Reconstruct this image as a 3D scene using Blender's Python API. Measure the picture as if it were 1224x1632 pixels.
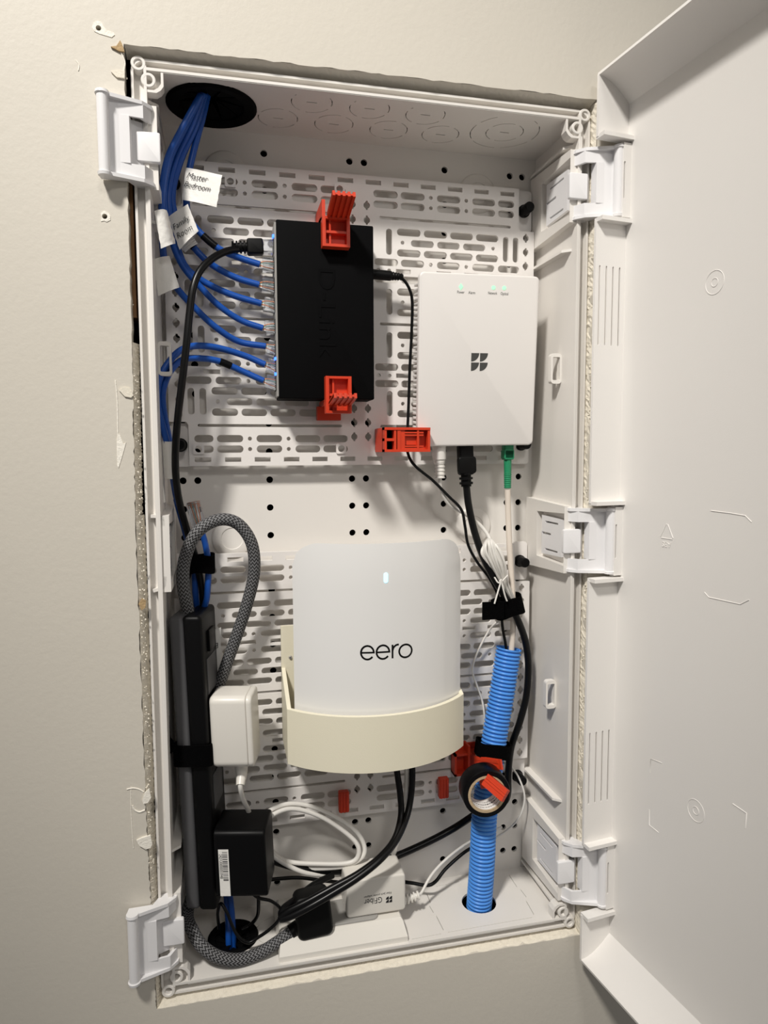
import bpy, bmesh, math, random
from mathutils import Vector, Matrix, Euler
random.seed(7)
for o in list(bpy.data.objects): bpy.data.objects.remove(o)
sc = bpy.context.scene
COL = sc.collection

# ------------------------------------------------------------------ camera
CAM = Vector((-.1261, -.55839, .07607)); FPX = 1103.488
ROT = Euler((1.4869, .00455, -.22825), 'XYZ').to_matrix()
cd = bpy.data.cameras.new('camera'); cam = bpy.data.objects.new('camera', cd); COL.objects.link(cam)
cam.location = CAM; cam.rotation_euler = (1.4869, .00455, -.22825)
cd.sensor_fit = 'VERTICAL'; cd.sensor_height = 24; cd.lens = FPX / 1632 * 24; cd.clip_start = .01
sc.camera = cam
# ------------------------------------------------------------------ light
w = bpy.data.worlds.new('room_light'); sc.world = w; w.use_nodes = True
w.node_tree.nodes['Background'].inputs[0].default_value = (1.0, .975, .95, 1)
w.node_tree.nodes['Background'].inputs[1].default_value = .15
def area(name, loc, target, size, power, col):
    l = bpy.data.lights.new(name, 'AREA'); l.shape = 'DISK'; l.size = size; l.energy = power; l.color = col
    o = bpy.data.objects.new(name, l); COL.objects.link(o); o.location = loc
    o.rotation_euler = (Vector(target) - Vector(loc)).to_track_quat('-Z', 'Y').to_euler()
def spot(name, loc, target, size, power, col, deg, blend):
    l = bpy.data.lights.new(name, 'SPOT'); l.shadow_soft_size = size; l.energy = power; l.color = col; l.spot_size = math.radians(deg); l.spot_blend = blend
    o = bpy.data.objects.new(name, l); COL.objects.link(o); o.location = loc
    o.rotation_euler = (Vector(target) - Vector(loc)).to_track_quat('-Z', 'Y').to_euler()
spot('recessed_downlight', (-.79, -1.09, 1.60), (-.03, 0, .18), .11, 184, (1.0, .96, .90), 36, 1.0)
area('ceiling_light', (.15, -1.9, 1.35), (0, 0, 0.2), .35, 6, (1.0, .965, .92))
sc.view_settings.view_transform = 'Standard'; sc.view_settings.look = 'None'
sc.view_settings.exposure = 0.0; sc.view_settings.gamma = 1; sc.view_settings.use_curve_mapping = False

# ------------------------------------------------------------------ projection helpers (photo measurements -> metres)
def ray(u, v): return ROT @ Vector(((u - 612) / FPX, -(v - 816) / FPX, -1))
def at(u, v, y):
    d = ray(u, v); return CAM + d * ((y - CAM.y) / d.y)
def atx(u, v, x):
    d = ray(u, v); return CAM + d * ((x - CAM.x) / d.x)
def atz(u, v, z):
    d = ray(u, v); return CAM + d * ((z - CAM.z) / d.z)
def atp(u, v, p, n):
    d = ray(u, v); return CAM + d * ((Vector(p) - CAM).dot(n) / d.dot(n))

# ------------------------------------------------------------------ materials
def srgb(r, g, b):
    f = lambda c: c / 12.92 if c <= .04045 else ((c + .055) / 1.055) ** 2.4
    return (f(r / 255), f(g / 255), f(b / 255), 1)
def mat(name, col, rough=.45, metal=0, bump=0, bscale=300, var=0, vscale=30, emit=None, estr=0, alpha=1, trans=0, ior=1.46, spec=.5, coat=0):
    m = bpy.data.materials.new(name); m.use_nodes = True; nt = m.node_tree; b = nt.nodes['Principled BSDF']
    c = col if len(col) == 4 else srgb(*col)
    b.inputs['Base Color'].default_value = c
    b.inputs['Roughness'].default_value = rough; b.inputs['Metallic'].default_value = metal
    b.inputs['IOR'].default_value = ior; b.inputs['Specular IOR Level'].default_value = spec
    b.inputs['Transmission Weight'].default_value = trans; b.inputs['Coat Weight'].default_value = coat
    if emit: b.inputs['Emission Color'].default_value = srgb(*emit); b.inputs['Emission Strength'].default_value = estr
    if bump or var:
        tc = nt.nodes.new('ShaderNodeTexCoord')
        geo = nt.nodes.new('ShaderNodeNewGeometry')
    if bump:
        n = nt.nodes.new('ShaderNodeTexNoise'); n.inputs['Scale'].default_value = bscale; n.inputs['Detail'].default_value = 4
        nt.links.new(geo.outputs['Position'], n.inputs['Vector'])
        bp = nt.nodes.new('ShaderNodeBump'); bp.inputs['Strength'].default_value = bump; bp.inputs['Distance'].default_value = .001
        nt.links.new(n.outputs['Fac'], bp.inputs['Height']); nt.links.new(bp.outputs['Normal'], b.inputs['Normal'])
    if var:
        n2 = nt.nodes.new('ShaderNodeTexNoise'); n2.inputs['Scale'].default_value = vscale; n2.inputs['Detail'].default_value = 5
        nt.links.new(geo.outputs['Position'], n2.inputs['Vector'])
        mx = nt.nodes.new('ShaderNodeMix'); mx.data_type = 'RGBA'
        mx.inputs[6].default_value = tuple(x * (1 - var) for x in c[:3]) + (1,)
        mx.inputs[7].default_value = tuple(min(1, x * (1 + var)) for x in c[:3]) + (1,)
        nt.links.new(n2.outputs['Fac'], mx.inputs[0]); nt.links.new(mx.outputs[2], b.inputs['Base Color'])
    return m
M = {}
M['paint'] = mat('wall_paint', (212, 206, 194), .55, bump=.16, bscale=260, var=.03, vscale=9)
M['gypsum'] = mat('gypsum', (232, 225, 210), .95, bump=.4, bscale=900, spec=.1, var=.10, vscale=260)
M['spackle'] = mat('spackle', (244, 239, 228), .85, bump=.6, bscale=500)
M['kraft'] = mat('torn_paper', (176, 150, 112), .9, bump=.8, bscale=500, var=.2, vscale=200)
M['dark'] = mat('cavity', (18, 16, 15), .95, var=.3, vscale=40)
M['wood'] = mat('stud_wood', (140, 104, 70), .8, var=.2, vscale=90)
M['abs'] = mat('white_abs', (232, 228, 222), .36, bump=.04, bscale=900, var=.012, vscale=15)
M['door'] = mat('door_abs', (235, 232, 228), .42, bump=.05, bscale=900, var=.012, vscale=12)
M['plate'] = mat('plate_abs', (236, 232, 228), .42, var=.01, vscale=20)
M['clipw'] = mat('clip_white', (234, 233, 234), .33, var=.01, vscale=40)
M['white'] = mat('device_white', (233, 229, 225), .38, bump=.05, bscale=2500, var=.008, vscale=30)
M['gloss'] = mat('gloss_white', (233, 232, 230), .16, var=.006, vscale=20, coat=.3)
M['cream'] = mat('printed_cream', (233, 227, 205), .5, bump=.10, bscale=1200, var=.01, vscale=40)
M['adapter'] = mat('adapter_white', (226, 222, 214), .34, var=.01, vscale=50)
M['grey'] = mat('grey_yoke', (158, 156, 152), .5, var=.03, vscale=80)
M['black'] = mat('black_plastic', (8, 8, 9), .42, spec=.18, bump=.06, bscale=2200, var=.1, vscale=50)
M['switch'] = mat('switch_black', (8, 8, 9), .6, spec=.06, bump=.12, bscale=3000, var=.1, vscale=60)
M['rubber'] = mat('black_rubber', (11, 11, 11), .45, spec=.2, var=.15, vscale=80)
M['grommet'] = mat('grommet_rubber', (7, 7, 8), .75, spec=.08, var=.2, vscale=80)
M['velcro'] = mat('velcro', (6, 6, 7), .95, spec=.05, bump=1.0, bscale=1800, var=.4, vscale=900)
M['cordb'] = mat('black_cord', (12, 12, 13), .30, spec=.3, var=.1, vscale=120)
M['cordw'] = mat('white_cord', (228, 225, 219), .36, var=.02, vscale=90)
M['fiber'] = mat('fiber_cord', (226, 215, 202), .5, var=.02, vscale=90)
M['blue'] = mat('blue_cable', (21, 78, 164), .38, var=.10, vscale=220)
M['conduit'] = mat('blue_conduit', (78, 146, 226), .32, var=.04, vscale=60)
M['red'] = mat('red_clip', (208, 62, 32), .42, bump=.06, bscale=1500, var=.05, vscale=120)
M['green'] = mat('green_connector', (34, 134, 92), .42, var=.05, vscale=100)
M['steel'] = mat('steel', (200, 200, 205), .28, 1)
M['clear'] = mat('clear_plastic', (236, 240, 245), .06, trans=.92, ior=1.3)
M['copper'] = mat('wire_orange', (206, 128, 84), .4)
M['wirew'] = mat('wire_white', (230, 228, 224), .4)
M['wireg'] = mat('wire_green', (120, 160, 150), .4)
M['paper'] = mat('paper', (238, 236, 231), .8, bump=.5, bscale=220, var=.03, vscale=60)
M['ink'] = mat('ink', (22, 22, 26), .7, var=.05, vscale=90)
M['print'] = mat('print_grey', (70, 70, 68), .6, var=.03, vscale=90)
M['board'] = mat('cardboard', (186, 164, 132), .85, bump=.4, bscale=600, var=.10, vscale=260)
M['tape'] = mat('black_tape', (8, 8, 10), .34, spec=.25, var=.2, vscale=300)
M['stripg'] = mat('strip_grey', (88, 88, 90), .45, spec=.25, bump=.08, bscale=1800, var=.04, vscale=60)
M['led_g'] = mat('led_green', (190, 245, 210), .4, emit=(130, 255, 175), estr=.55)
M['led_b'] = mat('led_blue', (60, 110, 255), .4, emit=(40, 90, 255), estr=5)
M['led_w'] = mat('led_white', (190, 240, 255), .4, emit=(150, 228, 255), estr=1.6)
# dark reflective lettering that fades from black to pale
def logo_mat():
    m = mat('mirror_lettering', (40, 40, 40), .12, .9); return m
M['logo'] = logo_mat()
def braid_mat():
    m = bpy.data.materials.new('braided_sleeve'); m.use_nodes = True; nt = m.node_tree; b = nt.nodes['Principled BSDF']
    N = nt.nodes.new; L = nt.links.new
    uv = N('ShaderNodeTexCoord'); sp = N('ShaderNodeSeparateXYZ'); L(uv.outputs['UV'], sp.inputs[0])
    def mth(op, a, c=None):
        n = N('ShaderNodeMath'); n.operation = op
        for i, x in enumerate((a, c)):
            if x is None: continue
            if isinstance(x, (int, float)): n.inputs[i].default_value = x
            else: L(x, n.inputs[i])
        return n.outputs[0]
    zig = mth('PINGPONG', mth('MULTIPLY', sp.outputs[1], 10), .5)          # across
    ph = mth('FRACT', mth('ADD', mth('MULTIPLY', sp.outputs[0], 300), mth('MULTIPLY', zig, 1.6)))
    tri = mth('ABSOLUTE', mth('SUBTRACT', ph, .5))
    st = N('ShaderNodeMapRange'); st.inputs[1].default_value = .20; st.inputs[2].default_value = .30; L(tri, st.inputs[0])
    mx = N('ShaderNodeMix'); mx.data_type = 'RGBA'; L(st.outputs[0], mx.inputs[0])
    mx.inputs[6].default_value = srgb(122, 122, 124); mx.inputs[7].default_value = srgb(14, 14, 15)
    L(mx.outputs[2], b.inputs['Base Color']); b.inputs['Roughness'].default_value = .7
    bp = N('ShaderNodeBump'); bp.inputs['Strength'].default_value = .6; bp.inputs['Distance'].default_value = .0006
    L(tri, bp.inputs['Height']); L(bp.outputs['Normal'], b.inputs['Normal'])
    return m
M['braid'] = braid_mat()

# ------------------------------------------------------------------ geometry collector
WLOC = {}
def frame(o, x, y, z=None):
    x = Vector(x).normalized(); y = Vector(y).normalized()
    z = x.cross(y).normalized() if z is None else Vector(z).normalized()
    y = z.cross(x)
    m = Matrix((x, y, z)).transposed().to_4x4(); m.translation = Vector(o); return m
def Mf(y): return frame((0, y, 0), (1, 0, 0), (0, 0, 1))           # local x,y -> world x,z ; local z -> toward the room
def Mh(z): return frame((0, 0, z), (1, 0, 0), (0, 1, 0))           # horizontal: local x,y -> world x,y
I4 = Matrix.Identity(4)
class G:
    def __init__(s): s.v = []; s.f = []; s.uv = []
    def add(s, v, f, m=None, uv=None):
        n = len(s.v); s.v += [(m @ Vector(p)) if m else Vector(p) for p in v]
        s.f += [tuple(i + n for i in q) for q in f]
        s.uv += uv if uv else [None] * len(f); return s
    def box(s, a, b, m=None):
        x0, y0, z0 = a; x1, y1, z1 = b
        v = [(x, y, z) for z in (z0, z1) for y in (y0, y1) for x in (x0, x1)]
        return s.add(v, [(0, 2, 3, 1), (4, 5, 7, 6), (0, 1, 5, 4), (2, 6, 7, 3), (0, 4, 6, 2), (1, 3, 7, 5)], m)
    def loft(s, rings, m=None, cap0=True, cap1=True, closed=True):
        n = len(rings[0]); v = [p for r in rings for p in r]; f = []
        for i in range(len(rings) - 1):
            for j in range(n if closed else n - 1):
                k = (j + 1) % n; f.append((i * n + j, i * n + k, (i + 1) * n + k, (i + 1) * n + j))
        if cap0: f.append(tuple(range(n - 1, -1, -1)))
        if cap1: f.append(tuple((len(rings) - 1) * n + j for j in range(n)))
        return s.add(v, f, m)
    def rr(s, w, h, r, d, e=.001, m=None, e0=None, es=3, cs=4, ox=0, oy=0):
        """rounded slab: w x h x d, corner radius r, front edge rounding e, back edge rounding e0"""
        e0 = e if e0 is None else e0; rings = []
        for i in range(es + 1):
            t = math.pi / 2 * i / es
            rings.append((e0 - e0 * math.sin(t), e0 * (1 - math.cos(math.pi / 2 - t)) if 0 else e0 * (1 - math.sin(t)), 0, t))
        rings = []
        if e0 > 0:
            for i in range(es + 1):
                t = math.pi / 2 * i / es; rings.append((e0 * (1 - math.cos(t)), e0 * (1 - math.sin(t))))
        else: rings.append((0, 0))
        if e > 0:
            for i in range(es + 1):
                t = math.pi / 2 * i / es; rings.append((d - e + e * math.sin(t), e * (1 - math.cos(t))))
        else: rings.append((d, 0))
        R = [[(x + ox, y + oy, z) for x, y in rrect(w - 2 * q, h - 2 * q, max(r - q, .00005), cs)] for z, q in rings]
        return s.loft(R, m)
    def cyl(s, p0, p1, r0, r1=None, seg=16, caps=True):
        p0 = Vector(p0); p1 = Vector(p1); r1 = r0 if r1 is None else r1
        return s.tube([p0, p1], [r0, r1], seg, caps, smooth=False)
    def tube(s, pts, rad, seg=10, caps=True, smooth=True, n=None, uvs=False, ripple=None, flat=1.0):
        P = spline(pts, n or max(8, len(pts) * 7)) if smooth else [Vector(p) for p in pts]
        k = len(P); T = []
        for i in range(k):
            t = P[min(i + 1, k - 1)] - P[max(i - 1, 0)]; T.append(t.normalized())
        up = Vector((0, 0, 1)) if abs(T[0].z) < .9 else Vector((0, 1, 0))
        a = T[0].cross(up).normalized(); rings = []; L = [0]
        for i in range(1, k): L.append(L[-1] + (P[i] - P[i - 1]).length)
        for i in range(k):
            a = (a - T[i] * a.dot(T[i])).normalized(); b = T[i].cross(a)
            r = rad(L[i], L[-1]) if callable(rad) else (rad[0] + (rad[-1] - rad[0]) * i / (k - 1) if isinstance(rad, (list, tuple)) else rad)
            rings.append([P[i] + (a * math.cos(2 * math.pi * j / seg) + b * math.sin(2 * math.pi * j / seg) * flat) * r for j in range(seg)])
        nf = len(s.f); s.loft(rings, None, caps, caps)
        if uvs:
            q = nf
            for i in range(k - 1):
                for j in range(seg):
                    s.uv[q] = [(L[i], j / seg), (L[i], (j + 1) / seg), (L[i + 1], (j + 1) / seg), (L[i + 1], j / seg)]; q += 1
        return s
    def lathe(s, prof, m=None, seg=24, cap0=False, cap1=False):
        R = [[(r * math.cos(2 * math.pi * j / seg), r * math.sin(2 * math.pi * j / seg), h) for j in range(seg)] for r, h in prof]
        return s.loft(R, m, cap0, cap1)
    def prism(s, outline, holes, z0, z1, m=None):
        cu = bpy.data.curves.new('tmp', 'CURVE'); cu.dimensions = '2D'; cu.fill_mode = 'BOTH'; cu.extrude = (z1 - z0) / 2
        for pl in [outline] + list(holes):
            sp = cu.splines.new('POLY'); sp.points.add(len(pl) - 1); sp.use_cyclic_u = True
            for i, p in enumerate(pl): sp.points[i].co = (p[0], p[1], 0, 1)
        return s._curve(cu, (z0 + z1) / 2, m)
    def _curve(s, cu, zo, m):
        ob = bpy.data.objects.new('tmp', cu); me = ob.to_mesh()
        v = [(p.co.x, p.co.y, p.co.z + zo) for p in me.vertices]; f = [tuple(p.vertices) for p in me.polygons]
        ob.to_mesh_clear(); bpy.data.objects.remove(ob); bpy.data.curves.remove(cu)
        return s.add(v, f, m)
    def text(s, txt, size, m, ext=.0001, align='CENTER', shear=0, sx=1, z=0, offset=0, space=1, width=None):
        cu = bpy.data.curves.new('tmp', 'FONT'); cu.body = txt; cu.size = size; cu.extrude = ext; cu.align_x = align; cu.align_y = 'CENTER'
        cu.shear = shear; cu.resolution_u = 3; cu.offset = offset; cu.space_character = space
        if width:
            t = G()._curve(cu.copy(), 0, I4); sx = width / (max(p.x for p in t.v) - min(p.x for p in t.v))
        return s._curve(cu, z + ext, m @ Matrix.Diagonal((sx, 1, 1, 1)))
def rrect(w, h, r, cs=4):
    out = []
    for cx, cy, a0 in ((w / 2 - r, h / 2 - r, 0), (-w / 2 + r, h / 2 - r, 90), (-w / 2 + r, -h / 2 + r, 180), (w / 2 - r, -h / 2 + r, 270)):
        for i in range(cs + 1):
            a = math.radians(a0 + 90 * i / cs); out.append((cx + r * math.cos(a), cy + r * math.sin(a)))
    return out
def circ(cx, cy, r, n=16): return [(cx + r * math.cos(2 * math.pi * i / n), cy + r * math.sin(2 * math.pi * i / n)) for i in range(n)]
def slot(cx, cy, w, h, cs=5):
    return [(cx + x, cy + y) for x, y in rrect(w, h, min(w, h) / 2 * .999, cs)]
def rect(cx, cy, w, h): return [(cx - w / 2, cy - h / 2), (cx + w / 2, cy - h / 2), (cx + w / 2, cy + h / 2), (cx - w / 2, cy + h / 2)]
def spline(pts, n):
    P = [Vector(p) for p in pts]
    if len(P) < 3:
        return [P[0].lerp(P[-1], i / (n - 1)) for i in range(n)]
    Q = [P[0] * 2 - P[1]] + P + [P[-1] * 2 - P[-2]]; out = []; seg = len(P) - 1
    for k in range(n):
        t = k / (n - 1) * seg; i = min(int(t), seg - 1); t -= i
        a, b, c, d = Q[i:i + 4]
        out.append(.5 * ((2 * b) + (c - a) * t + (2 * a - 5 * b + 4 * c - d) * t * t + (3 * b - a - 3 * c + d) * t ** 3))
    return out
def px(path, y=None):
    """list of (u,v,depth) photo measurements -> points"""
    return [at(p[0], p[1], p[2] if len(p) > 2 else y) for p in path]

def put(name, g, m, parent=None, smooth=0, data=None, loc=None):
    if data is None:
        lo = Vector((min(p[i] for p in g.v) for i in range(3))); hi = Vector((max(p[i] for p in g.v) for i in range(3)))
        c = (lo + hi) / 2; c.z = lo.z if parent is None else c.z
        me = bpy.data.meshes.new(name); me.from_pydata([p - c for p in g.v], [], g.f)
        if any(u for u in g.uv):
            ul = me.uv_layers.new(name='UVMap'); li = 0
            for p, u in zip(me.polygons, g.uv):
                for k in range(p.loop_total): ul.data[p.loop_start + k].uv = u[k] if u else (0, 0)
        me.materials.append(M[m] if isinstance(m, str) else m)
        bm = bmesh.new(); bm.from_mesh(me); bmesh.ops.recalc_face_normals(bm, faces=bm.faces); bm.to_mesh(me); bm.free()
        if smooth:
            me.polygons.foreach_set('use_smooth', [True] * len(me.polygons)); me.set_sharp_from_angle(angle=math.radians(smooth))
    else: me = data; c = Vector(loc)
    o = bpy.data.objects.new(name, me); COL.objects.link(o)
    if parent: o.parent = parent; o.location = c - WLOC[parent.name]
    else: o.location = c
    WLOC[o.name] = c.copy(); return o
def tag(o, label, cat=None, group=None, kind=None):
    if label: o['label'] = label
    if cat: o['category'] = cat
    if group: o['group'] = group
    if kind: o['kind'] = kind
    return o
def thing(name, loc, label, cat, group=None, kind=None):
    o = bpy.data.objects.new(name, None); COL.objects.link(o); o.location = loc; o.empty_display_size = .01
    WLOC[o.name] = Vector(loc); return tag(o, label, cat, group, kind)
def S(name, g, m, smooth=0, parent=None):
    o = put(name, g, m, parent, smooth)
    if parent is None: o['kind'] = 'structure'
    return o
V = Vector

# ================================================================== THE WALL
YW = -.006
def jag(a, b, n, amp, fixed):
    out = []
    for i in range(n):
        t = i / n; p = V(a).lerp(V(b), t); j = random.uniform(-amp, amp) if i else 0
        out.append((p.x + (j if fixed == 'x' else 0), p.y + (j if fixed == 'y' else 0)))
    return out
LE = [(-.1885, .3705), (-.1900, .16), (-.1918, .03), (-.1915, -.20), (-.1898, -.30), (-.1885, -.3705)]      # left side of the cut-out wanders
hole = (jag((-.1885, -.3705), (.1875, -.371), 60, .0005, 'y') + jag((.1875, -.371), (.188, .372), 120, .0011, 'x') +
        jag((.188, .372), (-.1885, .3705), 60, .0006, 'y') + sum((jag(LE[i], LE[i + 1], 40, .0006, 'x') for i in range(len(LE) - 1)), []))
sh = [at(157, 45, YW), at(167, 345, YW)]
g = G().prism([(-1.3, -1.5), (1.6, -1.5), (1.6, 1.5), (-1.3, 1.5)], [hole] + [circ(p.x, p.z, .0019, 10) for p in sh], -.0127 - YW * 0, 0, Mf(YW))
wall = S('wall_back', g, 'paint')
tag(wall, 'beige painted drywall around the cut-out for the white enclosure')
# rough gypsum on the cut faces
def cutface(p0, p1, nrm, n, rough, slope=0):
    g = G(); v = []; f = []; K = 6
    for i in range(n + 1):
        p = V(p0).lerp(V(p1), i / n)
        for j in range(K):
            d = YW + .0004 + (.0122) * j / (K - 1)
            q = p + V(nrm) * ((random.uniform(0, rough) if 0 < j else rough * .2) + slope * j / (K - 1))
            v.append((q.x, d, q.z))
    for i in range(n):
        for j in range(K - 1):
            a = i * K + j; f.append((a, a + 1, a + K + 1, a + K))
    return g.add(v, f)
for (a_, b_), sl in zip(zip(LE[1:-1], LE[2:]), (.0036, .0052, .0046, .0030)):
    S('cut_edge', cutface((a_[0], 0, a_[1]), (b_[0], 0, b_[1]), (1, 0, 0), 110, .0013, sl), 'gypsum', 0, wall)
S('cut_edge', cutface((.1880, 0, -.370), (.1880, 0, .370), (-1, 0, 0), 300, .0012, .0018), 'gypsum', 0, wall)
S('cut_edge', cutface((-.188, 0, -.3708), (.1875, 0, -.3713), (0, 0, 1), 160, .0007, .0030), 'gypsum', 0, wall)
S('cut_edge', cutface((-.188, 0, .3708), (.1878, 0, .3722), (0, 0, -1), 160, .0004, .0042), 'paint', 0, wall)
# loose crumbs and torn paper along the cut
def blob(c, rx, ry, rz, n=9, seed=0, rag=.35):
    rnd = random.Random(seed); g = G(); R = []
    for h, k in ((0, 1), (.55, .8), (1, .35)):
        R.append([(c[0] + rx * k * math.cos(2 * math.pi * i / n) * (1 + rnd.uniform(-rag, rag)), c[1] - ry * h,
                   c[2] + rz * k * math.sin(2 * math.pi * i / n) * (1 + rnd.uniform(-rag, rag))) for i in range(n)])
    return g.loft(R, None, False, True)
crumbs = G(); rnd = random.Random(3)
for i in range(330):
    z = rnd.uniform(-.33, .14) if i < 300 else rnd.uniform(-.36, .36)
    x = -.1888 + rnd.uniform(-.0022, .0020); s_ = rnd.uniform(.0003, .0008)
    b = blob((x, YW + rnd.uniform(.0002, .006), z), s_, s_, s_ * 1.2, 6, i); crumbs.add(b.v, b.f)
for i in range(150):
    z = rnd.uniform(-.33, .26); x = .1872 + rnd.uniform(-.0008, .0008); s_ = rnd.uniform(.0003, .0008)
    b = blob((x, YW + rnd.uniform(-.0003, .006), z), s_, s_, s_ * 1.3, 6, i + 500); crumbs.add(b.v, b.f)
o = S('crumbled_gypsum', crumbs, 'gypsum', 0, wall); o['kind'] = 'stuff'
def patch(name, poly, m, h=.0004, hole=None):
    p = [at(u, v, YW) for u, v in poly]
    hs = [circ(hole.x, hole.z, .0019, 10)] if hole else []
    return S(name, G().prism([(q.x, q.z) for q in p], hs, 0, h, Mf(YW)), m, 0, wall)
patch('screw_patch', [(149, 38), (155, 33), (162, 36), (165, 43), (171, 49), (181, 52), (183, 56), (178, 60), (168, 57), (158, 54), (150, 50), (147, 44)], 'spackle', hole=sh[0])
patch('screw_patch', [(161, 340), (166, 336), (172, 339), (176, 344), (176, 351), (170, 354), (166, 352), (161, 353), (162, 346)], 'spackle', hole=sh[1])
patch('torn_paint', [(186, 700), (190, 690), (197, 708), (201, 705), (194, 730), (189, 746), (187, 742)], 'spackle')
patch('torn_paint', [(190, 622), (197, 617), (207, 619), (213, 630), (209, 634), (199, 632)], 'gypsum', .0012)
patch('torn_paint', [(218, 1338), (226, 1334), (240, 1330), (243, 1344), (240, 1350), (232, 1352), (222, 1346)], 'spackle', .0016)
patch('torn_paint', [(227, 1275), (231, 1262), (238, 1256), (241, 1270), (236, 1278), (229, 1280)], 'spackle', .0016)
patch('torn_paint', [(177, 76), (186, 75), (192, 66), (195, 72), (199, 84), (190, 83)], 'kraft', .0016)
patch('torn_paint', [(177, 115), (184, 114), (199, 114), (199, 126), (186, 124)], 'gypsum', .0014)
patch('torn_paint', [(221, 962), (226, 953), (233, 957), (232, 968), (226, 972)], 'kraft', .0016)
for pth, r_ in (([(202, 1258), (212, 1256), (222, 1258), (229, 1262)], .0006), ([(211, 1284), (214, 1290), (222, 1294), (231, 1291)], .0007), ([(209, 1254), (209, 1290), (211, 1330), (213, 1352)], .00035),
               ([(184, 606), (187, 640), (188, 690), (190, 740)], .00045), ([(121, 96), (126, 104), (125, 113)], .0004), ([(196, 120), (199, 100), (193, 84)], .0005)):
    S('scratch', G().tube(px(pth, YW - .0001), r_, 5, flat=1), 'spackle', 60, wall)
# stud and dark cavity behind the drywall
g = G(); g.box((-.235, .0075, -.60), (-.1995, .11, .60)); S('wall_stud', g, 'wood')
g = G(); g.box((-.199, .0068, .18), (-.1872, .030, .335)); S('wall_stud', g, 'wood')
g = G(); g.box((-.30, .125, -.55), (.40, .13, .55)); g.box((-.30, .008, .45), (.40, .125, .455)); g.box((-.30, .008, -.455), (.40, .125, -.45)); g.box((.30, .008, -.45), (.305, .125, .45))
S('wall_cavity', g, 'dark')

# ================================================================== THE ENCLOSURE
YB = .083; ZT = .3568; ZB = -.355; XW = .174
enc = thing('media_enclosure', (0, YB, -.365), 'white plastic in-wall media enclosure recessed in the beige drywall', 'enclosure')
xs = [-161, -148.3, -84.6, -8, 5.4, 82.3, 147.6, 160.2]
zs = [340.2] + [27.3 + 25.6 * i for i in range(-1, 12)] + [-49.6, -75, -101, -126, -151, -177, -202, -228, -254, -283.8, -309.5, -334.8]
holes = [circ(x / 1000 - (0 if x < 0 else 0), z / 1000, .0031, 12) for x in xs for z in zs if not (x == -148.3 and z == 340.2)]
g = G().prism([(-XW, ZB - .003), (XW, ZB - .003), (XW, ZT + .003), (-XW, ZT + .003)], holes, -.0025, 0, Mf(YB))
put('back_panel', g, 'abs', enc)
for u, v in ((359, 275), (761, 309), (370, 858), (754, 838)):
    p = at(u, v, YB); put('boss', G().lathe([(.0185, 0), (.0178, .0012), (.0168, .0018), (.010, .0018), (.0095, .0012), (.0001, .0012)], frame(p, (1, 0, 0), (0, 0, 1)), 28), 'abs', enc, 50)
# ceiling with scored knockouts
def arcs(cx, cy, r, n=4, w=.0007, gap=9, rot=20):
    out = []
    for k in range(n):
        a0 = math.radians(rot + 360 / n * k + gap); a1 = math.radians(rot + 360 / n * (k + 1) - gap); m = 10
        out.append([(cx + (r + w / 2) * math.cos(a0 + (a1 - a0) * i / m), cy + (r + w / 2) * math.sin(a0 + (a1 - a0) * i / m)) for i in range(m + 1)] +
                   [(cx + (r - w / 2) * math.cos(a1 + (a0 - a1) * i / m), cy + (r - w / 2) * math.sin(a1 + (a0 - a1) * i / m)) for i in range(m + 1)])
    return out
hs = []
for cx, cy in ((-.0499, .0197), (-.0026, .0197), (.0449, .0198), (-.0743, .0522), (-.0269, .0524), (.0211, .0524), (.0679, .0512), (.1218, .0351)):
    hs += arcs(cx, cy, .0163); hs.append(slot(cx, cy, .0085, .0013, 3))
hs += arcs(.1218, .0351, .030, 6, gap=5); hs.append(circ(-.128, .042, .030, 32))
g = G().prism([(-XW, -.001), (XW, -.001), (XW, YB), (-XW, YB)], hs, 0, .002, Mh(ZT)); put('top_wall', g, 'abs', enc)
# floor with scored knockout panels, conduit hole and grommet hole
def line(pts, w=.0006):
    out = []
    P = [atz(u, v, ZB) for u, v in pts]
    for a, b in zip(P[:-1], P[1:]):
        d = (b - a).normalized(); n_ = V((-d.y, d.x, 0)) * w / 2; a = a + d * .0004; b = b - d * .0004
        out.append([(q.x, q.y) for q in (a + n_, a - n_, b - n_, b + n_)])
    return out
hs = [circ(.1045, .0385, .0165, 28), circ(-.127, .0435, .019, 28)]
for q in ([(713, 1486), (849, 1462)], [(851, 1458), (838, 1435)], [(839, 1430), (829, 1417)], [(824, 1414), (811, 1394)], [(680, 1424), (686, 1439)], [(684, 1443), (691, 1455)], [(695, 1459), (707, 1483)], [(656, 1497), (704, 1488)], [(694, 1413), (733, 1405)]): hs += line(q)
hs += arcs(-.088, .044, .019, 6, gap=6)
g = G().prism([(-XW, -.001), (XW, -.001), (XW, YB), (-XW, YB)], hs, -.002, 0, Mh(ZB)); put('bottom_wall', g, 'abs', enc)
for s in (-1, 1):
    g = G().box((s * XW, -.001, ZB - .003), (s * (XW + .002), YB + .002, ZT + .003)); put('side_wall', g, 'abs', enc)
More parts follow.
